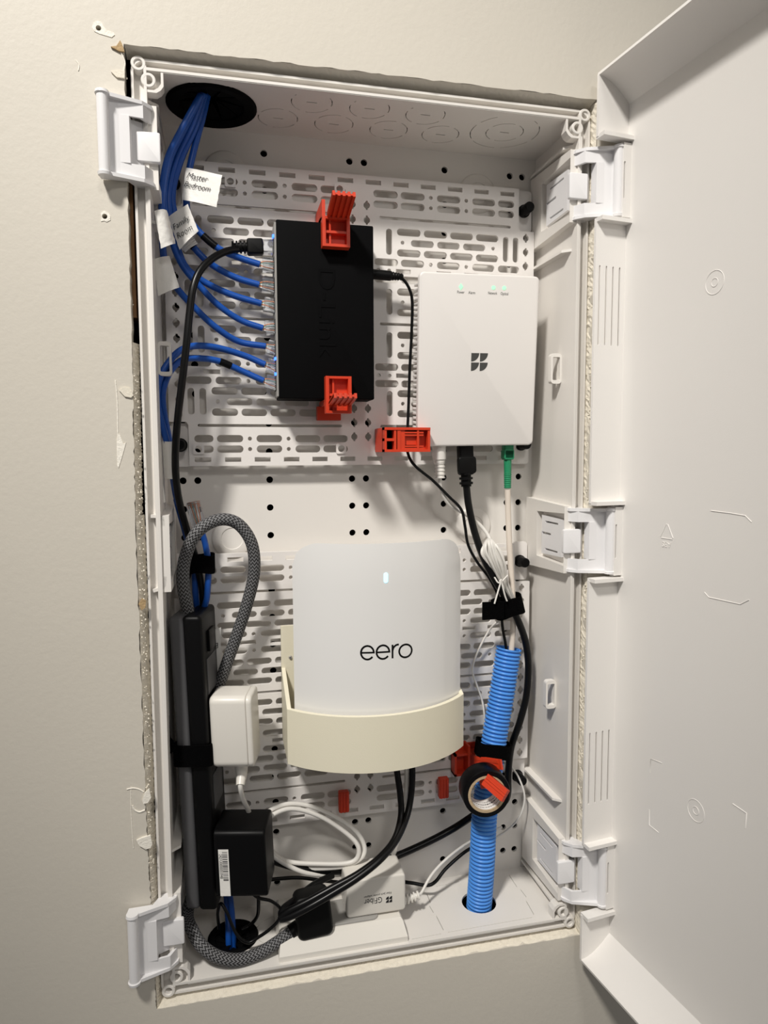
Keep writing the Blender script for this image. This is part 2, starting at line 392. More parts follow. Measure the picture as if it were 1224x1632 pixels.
# rim: outer lip, inner lip with corner notches, groove floor
g = G().prism(rrect(.370, .730, .009), [rrect(.3664, .7264, .0075)], -.020, 0, Mf(0)); put('outer_lip', g, 'abs', enc)
def notch(hx, hz, off):
    o_ = off; P = [(hx - .0135, hz), (hx - .0135, hz - .0095 ), (hx - .0115, hz - .0125), (hx - .0085, hz - .0145), (hx - .004, hz - .0145), (hx, hz - .0145)]
    Q = []
    for sx, sz, rev in ((1, 1, 0), (1, -1, 1), (-1, -1, 0), (-1, 1, 1)):
        L_ = [(sx * (x), sz * (z)) for x, z in P]
        Q += L_[::-1] if rev else L_
    return Q
g = G().prism(notch(.1775, .3580, 0), [[(x * (1 - .0018 / .1775) if abs(x) > .17 else x - math.copysign(.0018, x), z * (1 - .0018 / .358) if abs(z) > .352 else z - math.copysign(.0018, z)) for x, z in notch(.1775, .3580, 0)]], -.008, .0006, Mf(0))
put('inner_lip', g, 'abs', enc)
g = G().prism(rrect(.368, .728, .008), [notch(.1762, .3565, 0)], -.0095, -.0065, Mf(0)); put('rim_groove', g, 'abs', enc)
for sx in (-1, 1):
    for sz in (-1, 1):
        for cx, cz in ((.1795, .3610), (.1728, .3500)):
            g = G().lathe([(.0053, -.014), (.0053, .0006), (.0048, .0011), (.0033, .0011), (.0029, .0006), (.0029, -.010), (.0001, -.010)], frame((sx * cx, 0, sz * cz), (1, 0, 0), (0, 0, 1)), 20)
            put('screw_boss', g, 'abs', enc, 40)
# ribs, cable loops and hinge frames on both side walls
ZH = (.303, -.001, -.309)
def Mx(s): return frame((s * XW, 0, 0), (0, 1, 0), (0, 0, 1), (-s, 0, 0))   # local x -> depth, y -> up, z -> inwards
def MxR(s):
    m = Matrix(((0, 0, -s, s * XW), (1, 0, 0, 0), (0, 1, 0, 0), (0, 0, 0, 1))); return m
for s in (-1, 1):
    for z in (.339, .252, -.247, -.352 + .005):
        g = G().prism([(.008, -.0011), (.0805, -.0011), (.0805, .0011), (.008, .0011)], [], 0, .0068, MxR(s) @ Matrix.Translation((0, z, 0)))
        for p in g.v:                                   # front end tapers back towards the wall
            if p.y < .02 and abs(p.x) < XW - .004: p.y += .006
        put('rib', g, 'abs', enc)
    for z in ((.152, -.150) if s > 0 else (.152,)):
        g = G().prism(rrect(.010, .026, .003), [rrect(.0066, .0226, .0015)], 0, .006, MxR(s) @ Matrix.Translation((.028, z, 0)))
        g = G().prism(rrect(.0105, .027, .003), [rrect(.0070, .0205, .001)], -.0028, .0028, frame((s * (XW - .005), .026 if z > -.14 and z != -.132 else (.009 if s < 0 else .026), z), (1, 0, 0), (0, 0, 1)))
        put('cable_loop', g, 'abs', enc)
    for z in ZH:
        T = MxR(s) @ Matrix.Translation((0, z, 0))
        out = [(.001, -.0300), (.080, -.0335), (.080, .0335), (.001, .0300)]
        g = G().prism(out, [[(.0015, -.0235), (.056, -.0215), (.056, .0215), (.0015, .0235)]], 0, .0062, T)
        fr = put('hinge_frame', g, 'abs', enc)
        g = G().prism([(.010, -.017), (.050, -.0185), (.050, .0185), (.010, .017)], [slot(.041, .0015, .020, .0022), slot(.030, -.0135, .026, .0018), slot(.030, .0125, .026, .0018)], .001, .0040, T)
        put('slide_latch', g, 'clipw', fr)

# clip brackets that carry the door (two free ones on the left, three hinges on the right)
def bracket(s, zc, name):
    g = G(); H = .0285
    arm = [(.2075, -.0160), (.2035, -.0185), (.1985, -.0165), (.1770, -.0085), (.1710, -.0020), (.1695, .0060), (.1730, .0075), (.1835, .0040), (.1885, -.0072), (.2065, -.0078)]
    arm = [(s * x, y) for x, y in arm]
    for k in (-1, 1): g.prism(arm, [], -.0013, .0013, Mh(zc + k * (H - .0013)))
    def plate(prof, z0, z1):
        g.prism([(s * x, y) for x, y in prof], [], zc + z0, zc + z1, Mh(0))
    full = [(.2030, -.0140), (.1985, -.0100), (.1930, -.0088), (.1790, -.0065), (.1740, .0010), (.1715, .0010), (.1765, -.0080), (.1930, -.0108), (.1990, -.0122), (.2030, -.0160)]
    left = [(.2030, -.0140), (.1985, -.0100), (.1930, -.0088), (.1880, -.0087), (.1870, -.0030), (.1852, -.0030), (.1860, -.0105), (.1930, -.0108), (.1990, -.0122), (.2030, -.0160)]
    plate(full, .0165, H - .0026); plate(full, -H + .0026, -.0165); plate(left, -.0165, .0165)
    if s < 0: plate([(.1870, -.0030), (.1740, .0035), (.1735, .0020), (.1865, -.0045)], -.0165, .0165)
    br = put(name, g, 'clipw', enc)
    b = G(); b.lathe([(.0001, -H - .0004), (.0046, -H - .0004), (.0050, -H + .0016), (.0040, -H + .0022), (.0040, H - .0022), (.0050, H - .0016), (.0046, H + .0004), (.0001, H + .0004)], frame((s * .2030, -.0160, zc), (1, 0, 0), (0, 1, 0)), 18)
    put('pivot_barrel', b, 'clipw', br, 40)
    t = G().rr(.0170, .0215, .0014, .0045, .0009, frame((s * .1740, .0015, zc - .001), (1, 0, 0), (0, 0, 1)))
    t.box((s * .1725, .0010, zc - .0095), (s * .1745, .0120, zc + .0075))
    put('release_tab', t, 'clipw', br, 40)
for z in (ZH[0], ZH[2]): bracket(-1, z, 'latch_bracket')
for z in ZH: bracket(1, z, 'hinge_bracket')

# ================================================================== THE DOOR
ang = math.radians(7.3); DE = V((math.sin(ang), -math.cos(ang), 0)); DF = V((math.cos(ang), math.sin(ang), 0)); DO = V((.1817, -.0190, 0))
Md = frame(DO, DF, (0, 0, 1))                          # local x = tray depth, y = up, z = out from the wall
door = thing('enclosure_door', DO + V((.03, 0, -.385)), 'large white plastic enclosure door swung open at the right', 'door')
BD = .0305; ZO = .3848; ZI = .3665
def edge(t): return ZO - (ZO - ZI) * t ** 1.7
prof = [(BD * i / 8, edge(i / 8)) for i in range(9)]
def flange_outline(notches):
    left = []
    if notches:
        for z in ZH:
            left += [(0, z + .0335), (.0235, z + .0335), (.0235, z - .0335), (0, z - .0335)]
    return prof[::-1] + left + [(b, -z) for b, z in prof]
slots = [slot(.0045 + .0068 * i, z, .0015, .066) for i in range(4) for z in (.200, -.205)]
g = G().prism(flange_outline(True), slots, -.0025, 0, Md); put('hinge_flange', g, 'door', door)
g = G().prism([(-.001, -.36), (.029, -.36), (.029, -.12), (-.001, -.12)], [], -.0042, -.0036, Md); g = G()
g = G().prism(flange_outline(False), [], -.385, -.3825, frame(DO, DF, (0, 0, 1)) @ Matrix.Diagonal((1, 1, -1, 1))); put('free_flange', g, 'door', door)
for s in (1, -1):
    pr = [(b, s * z) for b, z in prof]; off = [(b + .0006, s * (z + .0026)) for b, z in prof]
    g = G().prism(pr + off[::-1], [], -.0025, .385, Md); put('top_flange' if s > 0 else 'bottom_flange', g, 'door', door, 30)
g = G().box((BD, -ZI - .002, -.0025), (BD + .0025, ZI + .002, .385), Md); put('door_panel', g, 'door', door)
for z in ZH:                                            # hinge housings
    g = G()
    g.prism([(.0225, -.0300), (.0345, -.0300), (.0345, .0300), (.0225, .0300)], [slot(.0238, 0, .0016, .030)], -.006, .0048, Md @ Matrix.Translation((0, z, 0)))
    for k in (-1, 1): g.prism([(.0005, -.0015), (.0355, -.0015), (.0355, .0018), (.0005, .0018)], [], -.003, .0075, Md @ Matrix.Translation((0, z + k * .0335, 0)))
    put('hinge_housing', g, 'door', door)
Pd = DO + DF * BD; Nd = -DF
def on_door(u, v): return atp(u, v, Pd, Nd)
for u, v in ((1139, 450), (1109, 1292)):
    p = on_door(u, v)
    g = G()
    for r_ in (.0085, .0030): g.lathe([(r_ - .0004, -.0002), (r_ - .0002, .0003), (r_ + .0002, .0003), (r_ + .0004, -.0002)], frame(p, DE, (0, 0, 1), Nd), 28)
    put('ejector_mark', g, 'door', door, 60)
p = on_door(1063, 850); g = G()
tri = [p + DE * (.0085 * math.cos(a)) + V((0, 0, 1)) * (.0085 * math.sin(a)) + Nd * .0001 for a in (math.pi / 2 + .0, math.pi / 2 + 2.094, math.pi / 2 + 4.189)]
for a, b in ((0, 1), (1, 2), (2, 0)): g.tube([tri[a].lerp(tri[b], .08), tri[a].lerp(tri[b], .92)], .0004, 5, smooth=False)
g.text('ABS', .006, frame(p + V((0, 0, -.0090)), DE * -1, (0, 0, 1), Nd) , .0002)
put('recycling_mark', g, 'door', door)
for pts in ([(1036, 1232), (1037, 1209), (1055, 1216)], [(1035, 1290), (1035, 1315), (1050, 1327)], [(1168, 1281), (1190, 1296), (1188, 1320)],
            [(1133, 814), (1165, 818), (1188, 822), (1198, 832)], [(1123, 944), (1130, 952), (1180, 963), (1194, 956)]):
    put('mould_line', G().tube([on_door(*q) + Nd * .00005 for q in pts], .0004, 6, smooth=False), 'door', door, 60)

# ================================================================== GROMMETS
def grommet(name, c, r, up, label):
    t = thing(name, c, label, 'grommet')
    m = frame(c, (1, 0, 0), (0, up, 0), (0, 0, up)) if up > 0 else frame(c, (1, 0, 0), (0, -1, 0))
    put('flange', G().lathe([(r * .70, -.004), (r * .72, .0006), (r * .76, .0012), (r * .95, .0026), (r, .0012), (r, 0), (r * .8, -.003)], m, 40), 'grommet', t, 40)
    put('sleeve', G().lathe([(r * .82, -.001), (r * .82, -.016), (.0001, -.016)], m, 32), 'grommet', t)
    g = G(); n = 10
    for k in range(n):                                   # split rubber leaves
        a0 = 2 * math.pi * k / n + .03; a1 = 2 * math.pi * (k + 1) / n - .03; d = random.uniform(-.003, .001)
        v = [(r * .73 * math.cos(a0), r * .73 * math.sin(a0), -.001), (r * .73 * math.cos((a0 + a1) / 2), r * .73 * math.sin((a0 + a1) / 2), -.001), (r * .73 * math.cos(a1), r * .73 * math.sin(a1), -.001),
             (r * .16 * math.cos((a0 + a1) / 2), r * .16 * math.sin((a0 + a1) / 2), -.004 + d)]
        v += [(x, y, z - .0012) for x, y, z in v]
        g.add(v, [(0, 1, 2, 3), (7, 6, 5, 4), (0, 3, 7, 4), (3, 2, 6, 7)], m)
    put('split_membrane', g, 'grommet', t)
    return t
grommet('cable_grommet', V((-.128, .042, ZT)), .0358, -1, 'large round black rubber grommet in the ceiling with blue cables through it')
grommet('cable_grommet', V((-.127, .0435, ZB)), .0222, 1, 'small round black rubber grommet in the enclosure floor behind the braided cord')

# ================================================================== PERFORATED PLATES
def plate_holes():
    H = []
    for s in (-1, 1):
        def a(f, x, z, *r): H.append(f(s * x, z, *r))
        def mirr(f, x, z, *r):
            a(f, x, z, *r); a(f, x, -z, *r)
        for x in (12.7, 38.3, 64, 89.8, 115.6, 141.4): mirr(rect, x, 123.4, 14, 4.0)
        for z in (114.2, 105.0):
            for x in (23.9, 49.2, 83.6, 117.8): mirr(slot, x, z, 22.6, 6.4)
            mirr(slot, 140.2, z, 16.2, 6.4)
            for x in (66.5, 100.7): mirr(circ, x, z, 1.8, 12)
        mirr(slot, 81.6, 93.5, 127, 2.5)
        H.append(slot(s * 81.6, -.6, 127, 2.5))
        for zc in (72.7, 19.4):                           # two blocks per half
            for x in (27, 140.2, 150.2): mirr(slot, x, zc, 5.6, 23)
            for dz in (9.2, -9.2):
                for x in (45.6, 71.0, 96.3, 121.6): mirr(slot, x, zc + dz, 22.4, 6.4)
            for x in (58.5, 83.6, 108.8): mirr(slot, x, zc, 22.0, 6.2)
            for x in (39.6, 127.6): mirr(circ, x, zc, 1.8, 12)
        for z in (54.5, 39.5):
            for x in (24.3, 49.1, 83.5, 118): mirr(slot, x, z, 22.2, 6.4)
            mirr(slot, 143.3, z, 21.6, 6.4)
            for x in (66.5, 101): mirr(circ, x, z, 1.8, 12)
        for x in (38.3, 64 + 13, 100 + 4, 130): mirr(rect, x + 2, 47.0, 14, 4.0)
        for x in (16.9, 27.0): mirr(circ, x, 47.2, 1.8, 12)
        def dia(x, z):
            P = []
            for c_ in (0, 180):
                P += [(x + 2.95 * math.cos(math.radians(c_ + t)), z + 2.95 * math.sin(math.radians(c_ + t))) for t in (-72, -54, -36, -18, 0, 18, 36, 54, 72)]
                k_ = 1 if c_ == 0 else -1; P += [(x + k_ * .9, z + k_ * 4.0), (x - k_ * .9, z + k_ * 4.0)]
            return P
        for k in range(17): H.append(dia(s * 6.5, (k - 8) * 12.9 + 6.4 - 6.4 + (0)))
        for k in range(14): H.append(dia(s * 160.6, (k - 6.5) * 12.95))
    return [[(x / 1000, z / 1000) for x, z in h] for h in H]
PH = plate_holes()
outl = [(-.153, -.129), (.153, -.129), (.153, -.093), (.155, -.0905), (.169, -.0905), (.169, .0905), (.155, .0905), (.153, .093), (.153, .129), (-.153, .129), (-.153, .093), (-.155, .0905), (-.169, .0905), (-.169, -.0905), (-.155, -.0905), (-.153, -.093)]
YP = .070
def plate(zc, label):
    t = thing('mounting_plate', (-.0015, .072, zc - .129), label, 'mounting plate', 'perforated mounting plates')
    put('perforated_panel', G().prism(outl, PH, -.0028, 0, frame((-.0015, YP, zc), (1, 0, 0), (0, 0, 1))), 'plate', t)
    for sx in (-1, 1):
        for sz in (-1, 1):
            x = -.0015 + sx * .1603; z = zc + sz * .1105
            put('corner_tab', G().prism(rrect(.0175, .038, .003), [], -.0025, 0, frame((x - sx * .0005, YP + .0055, z), (1, 0, 0), (0, 0, 1))), 'plate', t)
            put('push_pin', G().lathe([(.0001, .0150), (.0040, .0150), (.0047, .0140), (.0050, .003), (.0060, .002), (.0060, 0)], frame((x, YP + .0055, z), (1, 0, 0), (0, 0, 1)), 18), 'black', t, 40)
    return t
pu = plate(.195, 'upper perforated white mounting plate behind the black network switch')
pl = plate(-.141, 'lower perforated white mounting plate behind the cream router holder')
for u, v in ((316.6, 715.6), (543.5, 715), (367, 290), (541, 302)):
    p = at(u, v, YP)
    put('square_nut', G().prism(rrect(.0092, .0092, .0012), [circ(0, 0, .0030)], 0, .0016, frame(p, (1, 0, 0), (0, 0, 1))), 'plate', pu)

# ================================================================== NETWORK SWITCH
YS = .038
sx0, sx1, sz0, sz1 = -.0785, .0040, .1232, .2702
scx, scz = (sx0 + sx1) / 2, (sz0 + sz1) / 2
swt = thing('network_switch', (scx, .052, sz0), 'black metal network switch mounted upright with embossed lettering', 'network switch')
put('case', G().rr(sx1 - sx0, sz1 - sz0, .0012, .028, .0008, frame((scx, .066, scz), (1, 0, 0), (0, 0, 1))), 'switch', swt, 40)
put('port_panel', G().box((sx0 - .0016, .0395, sz0 + .002), (sx0 + .0002, .0645, sz1 - .002)), 'grey', swt)
put('lettering', G().text('D-Link', .0205, frame((at(520, 497, YS).x, YS, at(520, 497, YS).z), (0, 0, -1), (1, 0, 0)), .00022, width=.0735), 'switch', swt)
PORTZ = [at(436, v, .05).z for v in (394, 424, 457, 488, 522, 556, 586, 612)]
for i, z in enumerate(PORTZ):
    put('port', G().box((sx0 - .0019, .0425, z - .006), (sx0 - .0012, .0600, z + .006)), 'black', swt)
for z in (PORTZ[0] + .0066, PORTZ[6] + .0066, PORTZ[7] + .0076):
    put('link_light', G().box((sx0 - .0030, .0400, z - .0010), (sx0 - .0015, .0450, z + .0010)), 'led_b', swt)
put('ground_screw', G().lathe([(.0001, .0022), (.0018, .0018), (.0022, 0)], frame((sx1, .05, at(598, 555, .05).z), (0, 1, 0), (0, 0, 1)), 12), 'steel', swt, 40)

# ================================================================== RED CLIPS
def red_frame(g, F, w, h, d):
    """open-fronted clip head: w x h front, d deep, rails + cross bars + recessed floor"""
    r = .0028
    g.box((-w / 2, -h / 2, -d), (-w / 2 + r, h / 2, 0), F); g.box((w / 2 - r, -h / 2, -d), (w / 2, h / 2, 0), F)
    g.box((-w / 2 + r, -h / 2, -d), (w / 2 - r, h / 2, -d + .0018), F)
    g.box((-w / 2 + r, -h / 2, -d + .0018), (w / 2 - r, -h / 2 + .0022, 0), F)
    g.box((-w / 2 + r, -.0010, -d + .0018), (w / 2 - r, .0010, -.0012), F)
    g.box((-w / 2 + r, h / 2 - .002, -d + .0018), (w / 2 - r, h / 2, -.0004), F)
    g.box((-w / 2 + .006, -h / 2 + .0022, -d + .0018), (-w / 2 + .0075, h / 2 - .002, -.003), F)
def flap(base, xd, out, L, w, name, parent):
    """ridged lid that sticks out towards the room"""
    xd = V(xd).normalized(); out = V(out).normalized(); F = frame(base, xd, out)
    g = G(); g.box((-w / 2, 0, -.0008), (w / 2, L, .0008), F)
    for x in (-w / 2 + .0011, -w * .22, 0, w * .22, w / 2 - .0011): g.box((x - .0011, .001, -.0020), (x + .0011, L + .0006, .0020), F)
    return put(name, g, 'red', parent)
# (a) above the switch
a = at(536, 369, .028); w_ = (at(558, 369, .028) - at(514, 369, .028)).x; h_ = at(536, 345, .028).z - at(536, 393, .028).z
t = thing('spring_clip', V((a.x, .05, a.z - h_ / 2)), 'red plastic clip with raised flap gripping the top of the black switch', 'clip', 'red plastic clips')
g = G(); red_frame(g, frame(a, (1, 0, 0), (0, 0, 1)), w_, h_, .0090)
g.box((a.x - w_ / 2, .037, sz1 + .0006), (a.x + w_ / 2, .0695, sz1 + .0045)); g.box((a.x - w_ / 2, .030, sz1 + .0006), (a.x - w_ / 2 + .0028, .0695, sz1 + .016))
g.box((a.x - w_ / 2 - .006, .062, sz1 + .0006), (a.x - w_ / 2, .0695, sz1 + .0075)); put('clip_body', g, 'red', t)
b0 = at(538.5, 345, .030); b1 = at(555.5, 310, .0)
flap(b0, (1, 0, 0), b1 - b0, (b1 - b0).length, w_ * .80, 'flap', t)
# (b) below the switch
a = at(540, 629, .028); w_ = (at(560, 629, .028) - at(519, 629, .028)).x; h_ = at(540, 600, .028).z - at(540, 659, .028).z
t = thing('spring_clip', V((a.x, .05, a.z - h_ / 2)), 'red plastic clip with open flap gripping the bottom of the black switch', 'clip', 'red plastic clips')
g = G(); red_frame(g, frame(a, (1, 0, 0), (0, 0, 1)), w_, h_, .0090)
g.box((a.x - w_ / 2, .037, sz0 - .0055), (a.x + w_ / 2, .0695, sz0 - .0006)); g.box((a.x - w_ / 2 - .003, .060, sz0 - .017), (a.x + w_ / 2 - .004, .0695, sz0 - .005)); put('clip_body', g, 'red', t)
b0 = at(541, 644, .030); b1 = at(562, 631, .001)
flap(b0, (1, 0, 0), b1 - b0, (b1 - b0).length, w_ * .86, 'flap', t)
# (c) holding the fibre terminal
p0 = at(613, 681, .030); p1 = at(686, 720, .030); a = (p0 + p1) / 2; w_ = p1.x - p0.x; h_ = p0.z - p1.z
t = thing('spring_clip', V((a.x, .05, p1.z)), 'red plastic clip lying sideways at the lower left corner of the white fibre terminal', 'clip', 'red plastic clips')
g = G(); F = frame(a, (1, 0, 0), (0, 0, 1))
g.box((-w_ / 2, -h_ / 2, -.010), (w_ / 2, h_ / 2, -.0085), F)
for y in (-h_ / 2, h_ / 2 - .0022): g.box((-w_ / 2, y, -.0085), (w_ / 2, y + .0022, 0), F)
for x, d in ((-w_ / 2, .002), (-w_ / 2 + .0115, .0030), (-w_ / 2 + .0085, .0022), (w_ / 2 - .0022, .0022), (w_ / 2 - .012, .0018)): g.box((x, -h_ / 2, -.0085), (x + d, h_ / 2, -.0006), F)
g.box((-w_ / 2, -.0012, -.0085), (-w_ / 2 + .010, .0012, -.0005), F)
g.box((-w_ / 2 + .0115, -h_ / 2 + .002, -.0085), (-w_ / 2 + .0185, h_ / 2 - .002, -.0012), F)
g.box((-w_ / 2, -h_ / 2, -.0390), (-w_ / 2 + .014, h_ / 2, -.0085), F)
cb = put('clip_body', g, 'red', t)
g = G()
for y in (-.0078, -.0058, .0040, .0062): g.box((-w_ / 2 + .018, y - .0007, -.0085), (w_ / 2 - .006, y + .0007, -.0010), F)
g.box((-w_ / 2 + .018, -.0046, -.0085), (w_ / 2 - .008, .0032, -.0040), F); put('flap', g, 'red', t)

# ================================================================== FIBRE TERMINAL (white box with green lights)
o_ = V((.0442, .042, .0822)); upv = (V((.0442, .028, .2325)) - o_).normalized(); xv = V((1, 0, .012))
W_, H_ = .1118, .1506
FO = frame(o_, xv, upv)
ont = thing('fibre_terminal', V((.10, .055, .082)), 'flat white fibre terminal box with green lights and a dark four-petal logo', 'modem')
put('front_cover', G().rr(W_, H_, .0045, .0060, .0016, FO @ Matrix.Translation((W_ / 2, H_ / 2, -.006)), e0=.0002), 'white', ont, 40)
put('rear_body', G().rr(W_ - .006, H_ - .002, .004, .0205, .0003, FO @ Matrix.Translation((W_ / 2 + .0025, H_ / 2, -.0265)), e0=.002), 'white', ont, 40)
fin = G().rr(.0200, .0024, .0008, .0034, .0006, frame((0, 0, 0), FO.to_3x3() @ V((0, 0, -1)), upv)); fm = None
for i in range(33):
    p = FO @ V((.0022, .008 + i * .0042, -.0165))
    if fm is None:
        gg = G(); gg.v = [q + p for q in fin.v]; gg.f = fin.f; gg.uv = fin.uv; f0 = put('vent_fin', gg, 'white', ont, 40); fm = f0.data; dl = WLOC[f0.name] - p
    else: put('vent_fin', None, None, ont, data=fm, loc=p + dl)
def loc_ont(u, v):
    q = atp(u, v, o_, FO.to_3x3() @ V((0, 0, 1))); return FO.inverted() @ q
for u, v, k in ((734.5, 457, 4), (786.5, 458.5, 14), (803.5, 459, 14)):
    q = loc_ont(u, v); put('indicator_light', G().prism([(q.x + .0023 * math.cos(2 * math.pi * i / k) * (.9 if k == 4 else .8), q.y + .0023 * math.sin(2 * math.pi * i / k) * (1.25 if k == 4 else .8)) for i in range(k)], [], 0, .0002, FO), 'led_g', ont)
for u, v, tx, wd in ((734.3, 465.8, 'Power', .0066), (752, 466.6, 'Alarm', .0063), (785, 467.4, 'Network', .0085), (804, 468.3, 'Optical', .0073)):
    q = loc_ont(u, v); put('lettering', G().text(tx, .0036, FO @ Matrix.Translation(q), .00005, width=wd), 'print', ont)
def petals(g, c, s, F, sgn=1):
    for ix, iy in ((0, 0), (1, 0), (0, 1), (1, 1)):
        x0 = c[0] + (-s + ix * s * 1.06); y1 = c[1] + s - iy * s * 1.06; r = s * .96
        P = [(x0, y1)] + [(x0 + r * math.cos(-math.pi / 2 * i / 8), y1 + r * math.sin(-math.pi / 2 * i / 8)) for i in range(9)]
        g.prism(P, [], 0, .0001, F)
q = loc_ont(764, 577); g = G(); petals(g, (q.x, q.y), .0078, FO); put('logo', g, 'print', ont)

# ================================================================== ROUTER AND ITS HOLDER
def arc_pts(x0, x1, ye, yc, n):
    c = (x1 - x0) / 2; sag = ye - yc; R_ = (c * c + sag * sag) / (2 * sag); xm = (x0 + x1) / 2; yo = yc + R_; out = []
    a = math.asin(c / R_)
    for i in range(n + 1):
        t = -a + 2 * a * i / n; out.append((xm + R_ * math.sin(t), yo - R_ * math.cos(t)))
    return out
hold = thing('router_holder', (0, .05, -.187), 'cream printed wall holder cupping the white router', 'holder')
hz0, hz1 = -.1862, -.1385
out = arc_pts(-.0782, .0790, .014, -.0205, 28); inn = arc_pts(-.0745, .0753, .0160, -.0165, 28)
g = G().prism(out + [(.0790, .068), (.0753, .068)] + inn[::-1] + [(-.0745, .068), (-.0782, .068)], [], hz0, hz1, Mh(0)); put('cup_wall', g, 'cream', hold, 25)
g = G().prism(inn + [(.0753, .064), (-.0745, .064)], [rect(.013, .044, .05, .026)], hz0 + .0008, hz0 + .0045, Mh(0)); put('cup_floor', g, 'cream', hold)
g = G().prism([(-.0782, hz0), (.0790, hz0), (.0790, -.080), (-.0782, -.080)], [], -.002, .0015, Mf(.0675)); put('back_plate', g, 'cream', hold)
p = at(463, 1048, .066); put('screw', G().lathe([(.0001, .0014), (.0012, .0012), (.0019, 0)], frame((p.x, .066, p.z), (1, 0, 0), (0, 0, 1)), 12), 'steel', hold, 40)
for s, x in ((-1, -.0782), (1, .0790)):
    g = G().add([(x, .068, hz1), (x, .014, hz1), (x, .068, -.118), (x - s * .0035, .068, hz1), (x - s * .0035, .014, hz1), (x - s * .0035, .068, -.118)], [(0, 1, 2), (5, 4, 3), (0, 3, 4, 1), (1, 4, 5, 2), (2, 5, 3, 0)])
    put('gusset', g, 'cream', hold)
rt = thing('wifi_router', (0, .02, hz0 + .005), 'curved glossy white wifi router with a small status light, standing in the cream holder', 'router')
ez0, ez1 = hz0 + .005, .0030
fo = arc_pts(-.0714, .0772, .0185, -.0125, 40); bo = arc_pts(-.0704, .0762, .0235, -.0075, 40)
def ztop(i, n=40):
    x = fo[i][0]; r = .021; d = min(x - fo[0][0], fo[-1][0] - x)
    return ez1 - (r - math.sqrt(max(0, r * r - (r - d) ** 2)) if d < r else 0) * .95
g = G(); n = 41; v = []; f = []; K = 10
for i in range(n):
    for k in range(K + 1):
        z = ez0 + (ztop(i) - ez0) * k / K; e = .0012 if k == K else 0
        v.append((fo[i][0], fo[i][1] + e, z))
    for k in range(K + 1):
        z = ez0 + (ztop(i) - ez0 - .0004) * k / K; v.append((bo[i][0], bo[i][1], z))
m_ = 2 * (K + 1)
for i in range(n - 1):
    for k in range(K):
        a = i * m_ + k; f.append((a, a + m_, a + m_ + 1, a + 1)); a += K + 1; f.append((a + 1, a + m_ + 1, a + m_, a))
    a = i * m_; f.append((a + K, a + m_ + K, a + m_ + 2 * K + 1, a + 2 * K + 1)); f.append((a, a + K + 1, a + m_ + K + 1, a + m_))
for i in (0, n - 1):
    for k in range(K): a = i * m_ + k; f.append((a, a + 1, a + K + 2, a + K + 1))
put('front_shell', G().add(v, f), 'gloss', rt, 40)
put('rear_housing', G().rr(.126, .125, .02, .030, .006, frame((.003, .0575, ez0 + .068), (1, 0, 0), (0, 0, 1))), 'white', rt, 40)
def on_router(u, v):
    c = (.0772 + .0714) / 2; sag = .031; R_ = (c * c + sag * sag) / (2 * sag); xm = .0029; yo = -.0125 + R_
    d = ray(u, v); ox, oy = CAM.x - xm, CAM.y - yo; A = d.x ** 2 + d.y ** 2; B = ox * d.x + oy * d.y; C_ = ox * ox + oy * oy - R_ * R_
    t = (-B - math.sqrt(B * B - A * C_)) / A; p = CAM + d * t; nrm = V((p.x - xm, p.y - yo, 0)).normalized(); return p, nrm
p, nr = on_router(615, 921); put('status_light', G().rr(.0034, .0085, .0016, .0004, .0001, frame(p - nr * .0001, V((0, 0, 1)).cross(nr), (0, 0, 1))), 'led_w', rt)
# lettering wrapped on the curved face
RXM, RYC, RSAG = .0029, -.0125, .031
RRAD = (((.0772 + .0714) / 2) ** 2 + RSAG ** 2) / (2 * RSAG)
def wrap(g):
    for q in g.v:
        x, z, h = q.x, q.y, q.z; y = RYC + RRAD - math.sqrt(RRAD ** 2 - (x - RXM) ** 2); q.x, q.y, q.z = x, y - h - .00005, z
    return g
def stroke(pts, w):
    L_, R_ = [], []
    for i, p in enumerate(pts):
        a, b_ = V(pts[max(i - 1, 0)]).to_2d(), V(pts[min(i + 1, len(pts) - 1)]).to_2d(); d = (b_ - a).normalized(); n_ = V((-d.y, d.x)) * w / 2
        L_.append((p[0] + n_.x, p[1] + n_.y)); R_.append((p[0] - n_.x, p[1] - n_.y))
    return L_ + R_[::-1]
def arcp(cx, cy, rx, ry, a0, a1, n=26): return [(cx + rx * math.cos(math.radians(a0 + (a1 - a0) * i / n)), cy + ry * math.sin(math.radians(a0 + (a1 - a0) * i / n)), 0) for i in range(n + 1)]
lp = lambda u, v: on_router(u, v)[0]
lw = .0017
def bar(x0, x1, z, w, n=12): return [(x0 + (x1 - x0) * i / n, z - w / 2) for i in range(n + 1)] + [(x1 + (x0 - x1) * i / n, z + w / 2) for i in range(n + 1)]
lw = .0015
for u, v in ((585.5, 1040.2), (610.3, 1039.2)):
    c0 = lp(u, v); rx = (lp(u + 10.2, v).x - lp(u - 10.2, v).x) / 2; rz = (lp(u, v - 10.8).z - lp(u, v + 10.8).z) / 2
    put('lettering', wrap(G().prism(stroke(arcp(c0.x, c0.z, rx, rz, 4, 322), lw), [], 0, .0001)), 'logo', rt)
    put('lettering', wrap(G().prism(bar(c0.x - rx, c0.x + rx + lw / 2, c0.z, lw * .9), [], 0, .00012)), 'logo', rt)
c0 = lp(625.5, 1038); zt, zb = lp(625.5, 1027.5).z, lp(625.5, 1049).z
put('lettering', wrap(G().prism([(c0.x - lw / 2, zb), (c0.x + lw / 2, zb), (c0.x + lw / 2, zt), (c0.x - lw / 2, zt)], [], 0, .0001).prism(stroke(arcp(c0.x + .0048, zt - .0058, .0048, .0056, 175, 82, 10), lw), [], 0, .0001)), 'logo', rt)
